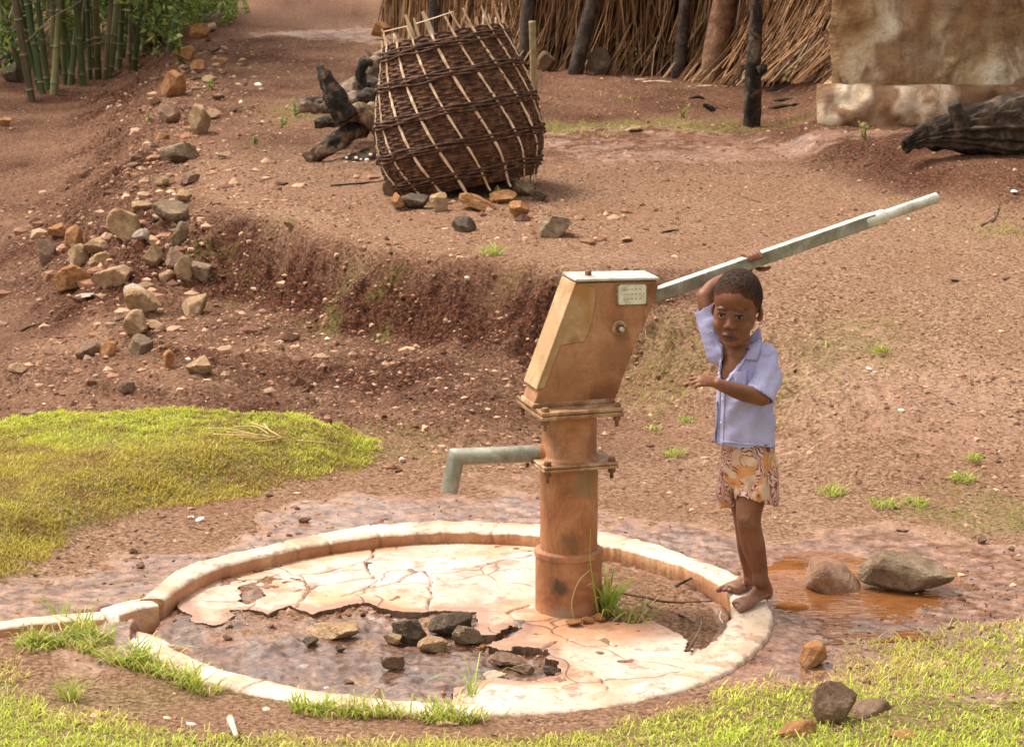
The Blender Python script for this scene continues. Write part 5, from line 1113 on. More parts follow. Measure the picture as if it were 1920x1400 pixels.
# small leafy weeds
def weed(px, py, n, h, label, cols=((.16, .26, .04), (.42, .48, .12)), ls=.02, dy=0):
    g0 = Gp(px, py)+np.array([0, dy, 0]); rs = np.random.RandomState(px); m = MB(); root = empty('weed', tuple(g0), label, 'weed'); st = MB()
    for k in range(max(2, n//10)):
        t = g0+np.array([rs.normal()*h*.3, rs.normal()*h*.2, h*rs.uniform(.6, 1.1)]); V, F = tube([g0, (g0+t)/2+rs.normal(size=3)*h*.05, t], [.003, .0025, .0015], 5); st.add(V, F, (.2, .22, .06))
        for j in range(10):
            f = rs.uniform(.2, 1); p = g0*(1-f)+t*f; d = rs.normal(size=3); d /= np.linalg.norm(d); s_ = np.cross(d, rs.normal(size=3)); s_ /= np.linalg.norm(s_); l = ls*rs.uniform(.6, 1.3)
            m.add([p, p+d*l*.5+s_*l*.28, p+d*l, p+d*l*.5-s_*l*.28], [(0, 1, 2, 3)], np.array(cols[0] if rs.rand() < .5 else cols[1])*rs.uniform(.7, 1.2))
    st.out('stem', 'leaves', root); m.out('foliage', 'leaves', root, False)
for a in [(1190, 140, 60, .26, 'leafy green weed in front of the dark boulder at the reed fence'), (553, 218, 50, .10, 'green weed at the left end of the dead wood'), (530, 240, 40, .06, 'low weed on the ground left of the dead wood'), (478, 268, 30, .06, 'small pale weed on the slope left of the dead wood'), (850, 362, 24, .06, 'green sprout between the stones under the basket'), (936, 376, 24, .07, 'pale green sprout by the red stone under the basket'), (1622, 262, 30, .09, 'small weed on the earth below the mud wall'), (1282, 222, 16, .08, 'tiny green sprout left of the black post'), (280, 228, 14, .04, 'pale weed on the slope above the two toned stone'), (398, 168, 14, .05, 'tiny pale sprout at the path edge')]: weed(*a)

# ------------------------------------------------------------------ bamboo clump
def bamboo():
    g0 = Gp(170, 165); root = empty('bamboo_clump', tuple(g0), 'dense clump of green bamboo stems with thin leaves at the top left', 'bamboo')
    for nm, a, b_, c_ in (('culm_green', (.016, .034, .007), (.045, .075, .018), (.11, .14, .045)), ('culm_yellow', (.045, .045, .012), (.11, .11, .03), (.24, .23, .09)), ('culm_dark', (.035, .03, .015), (.09, .07, .03), (.17, .13, .06))):
        simple(nm, a, b_, 3.5, .4, bs=20, bd=.002, c3=c_, vec=(1, 1, .5), spec=.4)
    simple('culm_node', (.10, .075, .04), (.30, .25, .16), 20, .7)
    culms = [(62, 190, 22, -30, 17, 2), (78, 170, 30, -5, 11, 0), (92, 168, 70, 0, 13, 0), (104, 172, 100, 0, 15, 1), (122, 158, 118, 0, 12, 0), (130, 160, 150, 0, 14, 0), (138, 155, 112, -5, 12, 0), (157, 160, 140, 0, 16, 0), (82, 176, 50, 0, 14, 0), (98, 178, 112, 0, 15, 1),
             (184, 148, 181, 0, 15, 1), (170, 150, 165, 0, 10, 0), (205, 146, 219, 0, 15, 1), (196, 150, 205, -5, 11, 2), (222, 130, 228, 0, 13, 0), (240, 120, 246, 0, 11, 2), (256, 112, 246, 0, 10, 2), (268, 98, 282, 0, 14, 1), (290, 90, 309, 0, 14, 2), (316, 100, 334, 0, 17, 0), (250, 130, 262, 0, 12, 0), (44, 150, 4, 0, 13, 2), (55, 140, 44, 0, 11, 0), (20, 120, 6, 0, 13, 0), (148, 140, 160, 0, 11, 2), (230, 110, 236, 0, 10, 0), (116, 140, 90, 0, 10, 2), (300, 84, 292, 0, 12, 0), (210, 118, 200, 0, 9, 2), (176, 126, 170, 0, 9, 2), (68, 130, 58, 0, 10, 0), (275, 80, 268, 0, 9, 2)]
    for k, (xb, yb, xt, yt, w_, mi) in enumerate(culms):
        p = Gp(xb, yb); q = PY(xt, yt, p[1]+rnd.uniform(-.1, .1)); d = (q-p)/max(.2, q[2]-p[2]); hgt = rnd.uniform(2.6, 3.8); s = scale_at(p); r0 = w_/2/s*.85
        zz = np.linspace(-.05, hgt, 90); L = p+zz[:, None]*d+np.c_[.05*np.sin(zz*1.1+k), .03*np.cos(zz*.9+k), 0*zz]*(zz/hgt)[:, None]
        L[:, 0] -= (L[0, 0]-p[0]); nodes = np.arange(.08, hgt, .24+.03*math.sin(k)); rr = r0*(1-.28*zz/hgt)
        z2 = np.sort(np.r_[zz, nodes, nodes-.012, nodes+.012]); L2 = np.array([np.interp(z2, zz, L[:, c]) for c in range(3)]).T; r2 = np.interp(z2, zz, rr)*(1+.12*np.exp(-(np.abs(z2[:, None]-nodes[None]).min(1)/.008)**2))
        V, F = tube(L2, r2, 12, True); o = mesh('culm', V, F, ('culm_green', 'culm_yellow', 'culm_dark')[mi], root)
        m = MB()
        for z in nodes:
            c = np.array([np.interp(z, zz, L[:, c]) for c in range(3)]); r_ = float(np.interp(z, zz, rr))*1.14; V, F = tube([c-d*.006, c+d*.006], [r_, r_], 12); m.add(V, F)
        nd = m.out('nodes', 'culm_node', None); bmj = bmesh.new(); bmj.from_mesh(o.data); k0 = len(bmj.faces); bmj.from_mesh(nd.data); bmj.faces.ensure_lookup_table()
        for f in bmj.faces[k0:]: f.material_index = 1
        bmj.to_mesh(o.data); bmj.free(); o.data.materials.append(MATS['culm_node']); bpy.data.objects.remove(nd)
        for j in range(2):    # bare side twigs
            c = p+d*rnd.uniform(.2, 1.2); e = c+np.array([rnd.uniform(-.5, .5), rnd.uniform(-.2, .2), rnd.uniform(.0, .4)]); V, F = tube([c, (c+e)/2+(0, 0, .04), e], [.006, .004, .002], 5); mesh('twig', V, F, 'culm_node', root)
    rs = np.random.RandomState(8); n = 34000; P = []; 
    while len(P) < n:
        px = rs.uniform(-160, 345); y = rs.uniform(18, 23.0); zmin = .38 if px < 320 else .3; z = rs.uniform(zmin, 3.6)
        x = (px-960)/FPX*(y*.98+.45); f = float(vn(x*2.4, z*2.4+y, 9)); 
        if f > (.48 if z < 1.3 else .35) and (px < 345 or rs.rand() < .25): P.append((x, y, z))
    P = np.array(P); d = rs.normal(size=(n, 3)); d[:, 2] -= .5; d /= np.linalg.norm(d, axis=1)[:, None]; s = np.cross(d, rs.normal(size=(n, 3))); s /= np.linalg.norm(s, axis=1)[:, None]; l = rs.uniform(.04, .10, (n, 1)); w_ = l*.16
    V = np.stack([P, P+d*l*.4+s*w_, P+d*l, P+d*l*.4-s*w_], 1).reshape(-1, 3); F = np.arange(n*4).reshape(n, 4); u = rs.rand(n)[:, None]
    C = np.where(u < .45, np.array([.05, .09, .015]), np.where(u < .8, np.array([.12, .18, .03]), np.array([.34, .38, .10])))*rs.uniform(.6, 1.3, (n, 1)); mesh('leaves', V, F, 'leaves', root, False, {'col': np.repeat(C, 4, 0)})
bamboo()
def bush(px0, px1, py0, py1, y0, y1, n, label, seed, name='shrub', l0=.03):
    g0 = Gp((px0+px1)//2, py1); rs = np.random.RandomState(seed); root = empty(name, tuple(g0), label, 'shrub')
    y0 += g0[1]; y1 += g0[1]; c = np.array([(PY(px0, py0, g0[1])[0]+PY(px1, py0, g0[1])[0])/2, (y0+y1)/2, g0[2]+.02]); rx = abs(PY(px1, py0, g0[1])[0]-PY(px0, py0, g0[1])[0])/2; rz = max(.15, PY(px0, py0, g0[1])[2]-g0[2])
    P = []
    while len(P) < n:
        q = rs.uniform(-1, 1, 3); q[2] = abs(q[2]); r = np.linalg.norm(q)
        if .45 < r < 1+.25*math.sin(q[0]*7+seed)*math.cos(q[1]*5) and vn(q[0]*4, q[2]*4+q[1]*3, seed) > .4: P.append(c+q*np.array([rx, (y1-y0)/2, rz]))
    P = np.array(P); d = rs.normal(size=(n, 3)); d /= np.linalg.norm(d, axis=1)[:, None]; s = np.cross(d, rs.normal(size=(n, 3))); s /= np.linalg.norm(s, axis=1)[:, None]; l = rs.uniform(.5, 1.4, (n, 1))*l0
    V = np.stack([P, P+d*l*.5+s*l*.3, P+d*l, P+d*l*.5-s*l*.3], 1).reshape(-1, 3); u = rs.rand(n)[:, None]; C = np.where(u < .4, np.array([.10, .15, .03]), np.where(u < .85, np.array([.22, .29, .05]), np.array([.42, .44, .12])))*rs.uniform(.6, 1.3, (n, 1))
    st = MB()
    for k in range(10):
        e = P[rs.randint(n)]; V2, F2 = tube([g0, (g0+e)/2, e], [.01, .007, .003], 5); st.add(V2, F2)
    st.out('stems', 'culm_node', root); mesh('foliage', V, np.arange(n*4).reshape(n, 4), 'leaves', root, False, {'col': np.repeat(C, 4, 0)})
bush(300, 440, -40, 52, -.4, 1.6, 5200, 'bushy yellow green shrub beside the top of the path', 5)
bush(230, 300, 40, 96, .2, 1.0, 1100, 'small leafy shrub growing between the bamboo stems', 6)
bush(-60, 60, -60, 60, .5, 2.5, 3000, 'dark leafy shrub behind the left end of the bamboo', 7)
bush(60, 250, -80, 30, 2.5, 4.5, 4500, 'leafy shrub hidden behind the middle of the bamboo', 8)
bush(-140, 110, -120, 130, .6, 3.0, 6000, 'broad leafy thicket behind the far left bamboo stems', 9, l0=.05)
bush(90, 330, -120, 95, .9, 3.4, 7000, 'dense leafy thicket right behind the bamboo', 10, l0=.05)
bush(330, 560, -140, -18, .4, 3.0, 3500, 'shrub at the far end of the path above the puddle', 12, l0=.05)
for k, (pts, r_, lb) in enumerate(([[(182, 163), (202, 158), (222, 155)], .012, 'pale stick lying before the bamboo'], [[(208, 145), (216, 143), (222, 144)], .03, 'pale log end among the bamboo roots'], [[(262, 133), (282, 128), (300, 124)], .01, 'thin pale stick right of the bamboo'], [[(355, 150), (368, 147), (384, 144)], .01, 'dark twig between the rocks at the path edge'])):
    wood('stick', [(a, b, 0, Gp(*pts[0])[1]) for a, b in pts], [r_, r_, r_*.6], 'bark_tan', lb, 480+k, 'stick', n=10, jit=.2)
simple('old_straw', (.30, .18, .08), (.48, .32, .15), 12, .8, c3=(.60, .45, .24))
# twigs and straw lying about
def lie(name, pts, r, mat, label, cat, z=None, group=None, off=.004):
    W = np.array([(PZ(a, b, z) if z is not None else Gp(a, b))+(0, 0, off) for a, b in pts]); L = spl(W, 16); V, F = tube(L, np.linspace(r, r*.6, 16), 6, True, jit=.15); o = mesh(name, V-L[0], F, mat, None, True); o.location = L[0]; return tag(o, label, cat, group)
lie('twig', [(1155, 1112), (1200, 1120), (1260, 1130), (1335, 1129)], .0042, 'post_brown', 'long reddish twig lying across the dirt patch in the platform', 'twig', .05)
lie('twig', [(1190, 1110), (1230, 1128), (1285, 1133)], .003, 'post_brown', 'second thinner reddish twig crossing the long one', 'twig', .045)
lie('twig', [(1291, 1220), (1306, 1195), (1316, 1168), (1308, 1140)], .0045, 'bark_grey', 'curved grey brown twig at the right inside of the platform', 'twig', .048)
lie('twig', [(1268, 1100), (1282, 1093), (1296, 1086)], .005, 'bark_tan', 'short thick pale twig on the dirt patch near the rim', 'twig', .045)
lie('twig', [(1205, 1118), (1212, 1134), (1222, 1142)], .004, 'bark_tan', 'broken twig piece beside the pump grass', 'twig', .045)
lie('twig', [(1272, 1155), (1288, 1162), (1302, 1170)], .004, 'charred', 'dark twig at the edge of the slab on the dirt patch', 'twig', .045)
lie('twig', [(1352, 1148), (1350, 1160), (1356, 1170)], .0025, 'split_cane', 'short pale straw by the boy\'s feet', 'straw', .055)
lie('stick', [(432, 1368), (438, 1385), (444, 1402)], .009, 'split_cane', 'pale bare stick poking out of the lower left grass', 'stick', off=.03)
lie('twig', [(820, 1360), (840, 1358), (858, 1360)], .006, 'split_cane', 'short pale twig at the edge of the verge below the pump', 'twig')
for k, pts in enumerate(([(390, 815), (440, 818), (510, 832)], [(425, 822), (480, 826), (540, 834)], [(450, 832), (490, 834), (520, 830)], [(470, 804), (500, 815), (530, 832)], [(440, 812), (480, 812), (505, 826)], [(460, 842), (500, 838), (540, 830)], [(560, 838), (610, 842), (650, 846)], [(495, 806), (505, 818), (520, 828)], [(400, 826), (450, 828), (500, 826)])):
    lie('straw', pts, .0024, 'old_straw', 'dry straw stalk in the loose bundle on the grass mound', 'straw', group='straw bundle on the grass mound', off=.022)
for k, pts in enumerate(([(550, 745), (570, 735), (585, 722)], [(620, 350), (680, 345), (740, 338)], [(1240, 438), (1260, 434), (1272, 432)], [(1385, 362), (1400, 372), (1425, 380)], [(1860, 418), (1870, 400), (1876, 380)], [(1840, 425), (1858, 415), (1866, 400)], [(205, 610), (225, 600), (250, 596)], [(38, 622), (60, 612), (90, 606)], [(640, 372), (650, 380), (655, 392)], [(280, 420), (300, 412), (320, 410)])):
    lie('twig', pts, .006, 'bark_tan', ['twig on the slope below the bank', 'long thin twig left of the basket stones', 'short twig on the yard behind the handle', 'pale curved straw on the yard left of the lever', 'curved dry stalk at the right of the yard', 'small stalk beside the curved dry stalk', 'twig on the slope by the layered stone', 'dark twig on the far left slope', 'short straw on the slope under the dead wood', 'twig above the stone heap'][k], 'twig')
# scraps
simple('paper', (.75, .75, .74), (.85, .85, .84), 20, .6)
for a, b, w_, h_, lb in ((358, 972, 14, 6, 'left scrap of white litter beside the grass mound'), (376, 976, 18, 7, 'right scrap of white litter beside the grass mound'), (1902, 362, 14, 8, 'white litter scrap below the fallen trunk'), (1630, 694, 12, 6, 'white chip on the right of the yard'), (1120, 450, 18, 8, 'pale grey flake of litter behind the pump')):
    g0 = Gp(a, b); s = scale_at(g0); rock('litter_scrap', 'paper', (g0[0], g0[1], g0[2]+.006), (w_/s, w_/s, h_/s*.9), a, sub=3, planes=7, label=lb, cat='litter')

# fine dead plant litter on the yard, far too much to count
def litter():
    rs = np.random.RandomState(77); n = 9000; P = vis_pts(rs, n, lambda x, y: w_gravel(x, y)*(.4+.9*np.clip(fbm(x, y, 1.1, 3, 97)+.3, 0, 1))); x, y = P.T; z = height(x, y)+.0015
    a = rs.rand(n)*6.28; l = rs.uniform(.003, .011, n)*(1+(rs.rand(n) < .02)*2.5); w_ = rs.uniform(.0010, .0035, n); d = np.c_[np.cos(a), np.sin(a), rs.normal(size=n)*.15]; s_ = np.c_[-np.sin(a), np.cos(a), rs.normal(size=n)*.3]; c = np.c_[x, y, z]
    h = np.array([0, 0, .0012]); V = np.stack([c-d*l[:, None]-s_*w_[:, None], c+d*l[:, None]-s_*w_[:, None]*.5, c+d*l[:, None]+s_*w_[:, None]*.5, c-d*l[:, None]+s_*w_[:, None], c+h*2, c+h*2], 1)[:, :5].reshape(-1, 3)
    b_ = (np.arange(n)*5)[:, None]; F = np.vstack([b_+np.array(t) for t in ((0, 1, 4), (1, 2, 4), (2, 3, 4), (3, 0, 4))]); u = rs.rand(n)[:, None]
    C = np.where(u < .68, np.array([.07, .035, .02]), np.where(u < .95, np.array([.22, .12, .06]), np.array([.58, .43, .26])))*rs.uniform(.6, 1.2, (n, 1)); o = mesh('litter', V, F, 'stones', None, False, {'col': np.repeat(C, 5, 0)}); tag(o, 'bits of straw, bark and dead leaves scattered over the yard', None, None, 'stuff')
litter()

# ------------------------------------------------------------------ the boy at the pump
def boy():
    # materials
    m, t, b = newmat('skin'); g = G(t); n = g.noise(14, 5, .6); n2 = g.noise(90, 4, .6)
    c = g.ramp(n, [(.35, (.13, .048, .023)), (.65, (.215, .088, .046))]); c = g.mix(g.attr('lip'), c, (.085, .026, .022)); c = g.mix(g.attr('dark'), c, (.022, .010, .007)); c = g.mix(g.attr('dust'), c, g.ramp(n2, [(.4, (.14, .065, .04)), (.65, (.27, .155, .10))]))
    c = g.mix(g.attr('pale'), c, (.26, .12, .07)); g.L(c, b.inputs['Base Color']); b.inputs['Roughness'].default_value = .52; b.inputs['Specular IOR Level'].default_value = .3
    b.inputs['Subsurface Weight'].default_value = .08; b.inputs['Subsurface Radius'].default_value = (.01, .004, .002); b.inputs['Subsurface Scale'].default_value = .5; g.bump(n2, .25, .002, b)
    m, t, b = newmat('short_hair'); g = G(t); n = g.noise(150, 4, .7); c = g.ramp(n, [(.4, (.014, .009, .007)), (.62, (.055, .034, .024))])
    k = g.math('MULTIPLY', g.attr('fade'), g.ramp(g.noise(60, 5, .75), [(.36, 0.2), (.62, 1.0)])); c = g.mix(k, c, (.085, .034, .018)); g.L(c, b.inputs['Base Color']); b.inputs['Roughness'].default_value = .95; b.inputs['Specular IOR Level'].default_value = .08; g.bump(n, .8, .003, b)
    m, t, b = newmat('shirt_cloth'); g = G(t); n = g.noise(7, 5, .6); c = g.ramp(n, [(.35, (.28, .275, .45)), (.65, (.37, .365, .56))]); dm = g.ramp(g.noise(5, 5, .6), [(.52, 0.0), (.68, .55)]); c = g.mix(dm, c, (.30, .25, .36))
    wv = t.nodes.new('ShaderNodeTexWave'); wv.inputs['Scale'].default_value = 95; wv.inputs['Distortion'].default_value = .6; wv.bands_direction = 'X'; g.L(g.tc.outputs['Object'], wv.inputs['Vector']); c = g.mix(g.math('MULTIPLY', wv.outputs['Fac'], .2), c, (.48, .48, .70)); g.L(c, b.inputs['Base Color'])
    b.inputs['Roughness'].default_value = .9; b.inputs['Specular IOR Level'].default_value = .1; g.bump(g.math('ADD', g.noise(260, 3, .6), g.noise(20, 3, .6)), .5, .003, b)
    simple('shirt_pale', (.36, .36, .57), (.45, .45, .66), 20, .9, bs=250, bd=.001)
    simple('eye_white', (.17, .13, .11), (.24, .19, .16), 60, .4, spec=.25); simple('iris', (.004, .0025, .002), (.008, .005, .004), 60, .3, spec=.25); simple('button', (.65, .62, .60), (.78, .76, .74), 60, .3)  # eye white coloured dull and dark, with the shadow on it painted in
    m, t, b = newmat('floral_cloth'); g = G(t)
    nz = t.nodes.new('ShaderNodeTexNoise'); nz.inputs['Scale'].default_value = 9; g.L(g.tc.outputs['Object'], nz.inputs['Vector']); wvec = g.mix(.22, g.tc.outputs['Object'], nz.outputs['Color'])
    w1 = t.nodes.new('ShaderNodeTexWave'); w1.wave_type = 'RINGS'; w1.rings_direction = 'SPHERICAL'; w1.inputs['Scale'].default_value = 30; w1.inputs['Distortion'].default_value = 9; w1.inputs['Detail'].default_value = 1.2; w1.inputs['Detail Scale'].default_value = 1.6; g.L(wvec, w1.inputs['Vector'])
    st = g.ramp(w1.outputs['Fac'], [(.44, (.22, .06, .055)), (.52, (.50, .37, .30))])
    v1 = g.vor(19, 'F1', wvec); fl = g.ramp(v1, [(.14, (.74, .22, .05)), (.22, (.46, .33, .23)), (.42, (.46, .34, .25)), (.50, (.44, .20, .055))]); vc = g.vor(19, 'F1', wvec, 'Color'); sp = t.nodes.new('ShaderNodeSeparateColor'); g.L(vc, sp.inputs[0])
    gt = g.math('MULTIPLY', g.math('GREATER_THAN', sp.outputs[0], .64), g.ramp(v1, [(.50, 1.0), (.56, 0.0)])); c = g.mix(gt, st, fl); rb = g.ramp(g.noise(11, 2, .5, 1.2), [(.60, 0.0), (.62, 1.0)]); c = g.mix(g.math('MULTIPLY', rb, .8), c, (.44, .19, .055))
    g.L(c, b.inputs['Base Color']); b.inputs['Roughness'].default_value = .85; b.inputs['Specular IOR Level'].default_value = .1; g.bump(g.noise(24, 4, .6), .5, .004, b)
    KZ = .079
    def Q(px, py, y): return PY(px, py, y)
    def remesh(name, parts, vox, mat, smooth=8, parent=None, fac=.5):
        M_ = MB()
        for V, F in parts: M_.add(V, F)
        me = bpy.data.meshes.new(name); me.from_pydata([tuple(v) for v in np.vstack(M_.V)], [], M_.F); o = bpy.data.objects.new(name, me); COL.objects.link(o); fixn_each(o)
        r = o.modifiers.new('r', 'REMESH'); r.mode = 'VOXEL'; r.voxel_size = vox; r.adaptivity = 0; s = o.modifiers.new('s', 'SMOOTH'); s.factor = fac; s.iterations = smooth; apply_mods(o); o.data.name = name
        o.data.materials.clear(); o.data.materials.append(MATS[mat]); o.data.polygons.foreach_set('use_smooth', np.full(len(o.data.polygons), True))
        if parent is not None: o.parent = parent; o.matrix_parent_inverse = parent_inv(parent)
        return o
    def fixn_each(o):
        bm = bmesh.new(); bm.from_mesh(o.data); bmesh.ops.recalc_face_normals(bm, faces=bm.faces); bm.to_mesh(o.data); bm.free()
    def limb(pts, r, n=24, seg=20, **k):
        L = spl(np.c_[np.array(pts), np.array(r)], n); return rounded(L[:, :3], L[:, 3], seg, **k)
    def rounded(P, r, seg=20, **k):
        """tube with hemispherical ends"""
        T0 = P[0]-P[1]; T0 /= np.linalg.norm(T0); T1 = P[-1]-P[-2]; T1 /= np.linalg.norm(T1); a = np.array([.95, .8, .55, .25])
        pre = [P[0]+T0*r[0]*q*.9 for q in a]; pr = [r[0]*math.sqrt(1-q*q) for q in a]; post_ = [P[-1]+T1*r[-1]*q*.9 for q in a[::-1]]; po = [r[-1]*math.sqrt(1-q*q) for q in a[::-1]]
        return tube(np.vstack([pre, P, post_]), np.r_[pr, r, po], seg, True, **k)
    root_p = np.array([PZ(1415, 1135, KZ)[0], 7.0, KZ]); 
    body_parts = []
    # ---- head in its own frame
    hc = Q(1381, 577, 7.045); th = rad(-19); Rz = np.array(Matrix.Rotation(th, 3, 'Z') @ Matrix.Rotation(rad(0), 3, 'X') @ Matrix.Rotation(rad(2.5), 3, 'Y')); HS = np.array([1.03, 1.03, 1.1])
    def hp_(p): return hc + Rz @ (np.array(p)*HS)
    def hell(c, r, rot=None):
        V, F = ell((0, 0, 0), r, rot, 28, 18); V = (V+np.array(c))*HS; return V @ Rz.T+hc, F
    H_ = [hell((0, .010, .027), (.0625, .074, .068)), hell((0, -.012, .030), (.056, .060, .056)), hell((0, -.014, -.018), (.0555, .055, .056)), hell((0, -.022, -.050), (.045, .040, .036)), hell((0, -.048, -.078), (.017, .014, .012)), hell((0, -.030, -.070), (.032, .028, .022))]
    for s in (-1, 1):
        H_ += [hell((s*.030, -.038, -.038), (.021, .020, .022)), hell((s*.022, -.0610, .005), (.018, .007, .0055)), hell((s*.0630, .014, -.012), (.006, .012, .018), np.array(Matrix.Rotation(rad(s*22), 3, 'Z'))), hell((s*.060, .010, -.022), (.006, .007, .009)),
               hell((s*.0085, -.0675, -.0375), (.0068, .0075, .0056))]
    for s in (-1, 1):
        for zz, rr_ in ((-.0035, .0030), (-.0172, .0024)):
            L = spl([hp_((s*.0095, -.0625, -.0118)), hp_((s*.0160, -.0655, (zz-.0108)/2-.0005+(zz+.0108)*.30)), hp_((s*.0235, -.0650, zz)), hp_((s*.0310, -.0605, (zz-.0105)/2+(zz+.0108)*.25)), hp_((s*.0362, -.0560, -.0095))], 16); H_.append(rounded(L, np.full(16, rr_), 10))
    V, F = rounded(np.array([hp_((0, -.058, .000)), hp_((0, -.064, -.018)), hp_((0, -.0705, -.034))]), np.array([.0062, .0068, .0094])); H_.append((V, F))
    H_ += [hell((0, -.0615, -.0575), (.0190, .0076, .0046)), hell((0, -.0600, -.0670), (.0160, .0078, .0052)), hell((0, -.054, -.0600), (.024, .010, .014))]
    body_parts += H_
    # ---- neck and torso
    body_parts.append(limb([Q(1383, 628, 7.065), Q(1386, 655, 7.065), Q(1390, 680, 7.06)], [.034, .034, .045], up=(0, 1, 0)))
    body_parts.append(limb([Q(1391, 668, 7.05), Q(1393, 700, 7.045), Q(1397, 760, 7.045), Q(1399, 820, 7.045), Q(1402, 862, 7.045)], [.048, .062, .060, .062, .064], up=(0, 1, 0), flat=(1, .70)))
    body_parts.append(limb([Q(1350, 655, 7.07), Q(1392, 662, 7.06), Q(1436, 668, 7.04)], [.026, .036, .028], up=(0, 1, 0)))
    # left arm (towards the camera): bent, forearm across the belly
    body_parts.append(limb([Q(1436, 672, 7.03), Q(1438, 705, 7.005), Q(1430, 744, 6.965)], [.029, .0265, .0245]))
    body_parts.append(limb([Q(1430, 744, 6.965), Q(1395, 737, 6.935), Q(1362, 726, 6.915), Q(1345, 719, 6.905)], [.0245, .0225, .0175, .0150], up=(0, 1, 0)))
    def hand(w, fdir, ndir, sc=1., curls=None, lens=None, thumb=1):
        """relaxed open hand: w wrist, fdir finger direction, ndir back-of-hand normal"""
        f = np.array(fdir, float); f /= np.linalg.norm(f); nn_ = np.array(ndir, float); nn_ -= f*(nn_@f); nn_ /= np.linalg.norm(nn_); s = np.cross(nn_, f)*thumb; P = []
        def L_(a, b_, c_): return w+(f*a+s*b_+nn_*c_)*sc
        V, F = limb([L_(0, 0, 0), L_(.018, 0, 0), L_(.036, .001, 0)], [.0135*sc, .0175*sc, .0175*sc], up=nn_, flat=(1, .52)); P.append((V, F))
        lens = lens or (.030, .034, .032, .025); curls = curls or (.5, .55, .6, .8)
        for i, (l, cu) in enumerate(zip(lens, curls)):
            b0 = L_(.038, .0135-.0092*i, .0); sp = (.22-.15*i); d0 = f+s*sp*.9; a1 = cu*.5; a2 = cu*1.15
            d1 = d0*math.cos(a1)-nn_*math.sin(a1); d1 /= np.linalg.norm(d1); d2 = d0*math.cos(a2)-nn_*math.sin(a2); d2 /= np.linalg.norm(d2)
            P.append(limb([b0-f*.008*sc, b0+d1*l*.5*sc, b0+(d1*.5+d2*.5)*l*sc], np.array([.0058, .0052, .0042])*sc, 10, 12))
        t0 = L_(.008, .013, -.002); t1 = L_(.026, .026, -.010); t2 = L_(.044, .029, -.016); P.append(limb([t0, t1, t2], np.array([.0078, .0066, .005])*sc, 10, 12)); return P
    body_parts += hand(Q(1342, 718, 6.903), (-.97, -.10, .22), (.15, -.55, .80), .98, curls=(.30, .42, .62, 1.0), thumb=-1)
    # right arm: up and behind the head to the lever
    ug, zg = PL(1413, 492, 0); gc = fr(ug, 0, zg); ad = CU*hd_[0]+np.array([0, 0, hd_[1]]); hdn = CU*hn[0]+np.array([0, 0, hn[1]])
    def B(a, v, h): return gc+ad*a+CV*v+hdn*h
    wr = B(-.020, .030, -.028)
    body_parts.append(limb([Q(1346, 655, 7.075), Q(1334, 612, 7.09), Q(1321, 556, 7.12)], [.028, .0255, .0225]))
    body_parts.append(limb([Q(1321, 556, 7.12), Q(1345, 532, 7.17), wr], [.0225, .020, .0145]))
    body_parts.append(limb([wr, B(-.010, .030, -.014), B(.001, .030, .006)], [.0145, .016, .0155], up=CV, flat=(1.2, .62)))
    for i, a in enumerate((-.0165, -.0055, .0055, .0165)):
        k = (0, .002, .001, -.003)[i]; body_parts.append(limb([B(a*.9, .030, .006), B(a, .024, .0225+k*.3), B(a+.001, .004, .0270), B(a+.002, -.014-k, .0235), B(a+.002, -.0235, .0130)], [.0072, .0066, .0060, .0056, .0046], 16, 12))
    body_parts.append(limb([B(.006, .028, -.010), B(.014, .012, -.0255), B(.026, -.008, -.0265), B(.036, -.018, -.0235)], [.0082, .0072, .0064, .0052], 14, 12))
    # legs
    an1 = Q(1426, 1083, 7.0); body_parts.append(limb([Q(1416, 872, 7.02), Q(1409, 925, 7.0), Q(1404, 975, 6.985), Q(1413, 1025, 6.995), Q(1424, 1065, 7.005), an1+(.0, .0, -.01)], [.048, .042, .0335, .0325, .0225, .0215], 40))
    body_parts.append(([*ell(Q(1400, 972, 6.97), (.022, .02, .024))]))
    body_parts.append(limb([Q(1388, 872, 7.08), Q(1392, 925, 7.10), Q(1398, 978, 7.115), Q(1404, 1030, 7.12), Q(1408, 1072, 7.13), Q(1408, 1086, 7.13)], [.045, .040, .032, .031, .0215, .021], 40))
    def foot(heel, toe, ank, sc=1., side=1):
        """heel and toe ground points; big toe on side*left of the walking direction"""
        h = np.array([heel[0], heel[1], KZ]); e = np.array([toe[0], toe[1], KZ]); f = e-h; Lf = np.linalg.norm(f); f /= Lf; s = np.array([-f[1], f[0], 0])*side; P = []
        def A(a, b_, z): return h+f*a*Lf+s*b_+np.array([0, 0, z])
        P.append(limb([A(.10, 0, .018), A(.3, 0, .019), A(.55, 0, .016), A(.78, 0, .0115)], [.0195, .0205, .0255, .030], 16, 20, up=(0, 0, 1), flat=(1, .0)) if False else tube(np.array([A(.0, 0, .018), A(.05, 0, .0185), A(.15, 0, .019), A(.35, 0, .017), A(.6, 0, .0145), A(.76, 0, .011), A(.82, 0, .009)]), np.array([.006, .0165, .0205, .0215, .0275, .031, .024]), 24, True, up=(0, 0, 1), flat=(1, .50)))
        P.append(limb([ank, A(.20, 0, .040), A(.38, 0, .027), A(.62, 0, .015)], [.0215, .0225, .018, .012], 16, 18)); P.append(limb([ank, A(.10, 0, .028), A(.07, 0, .016)], [.0205, .019, .0165], 12, 18))
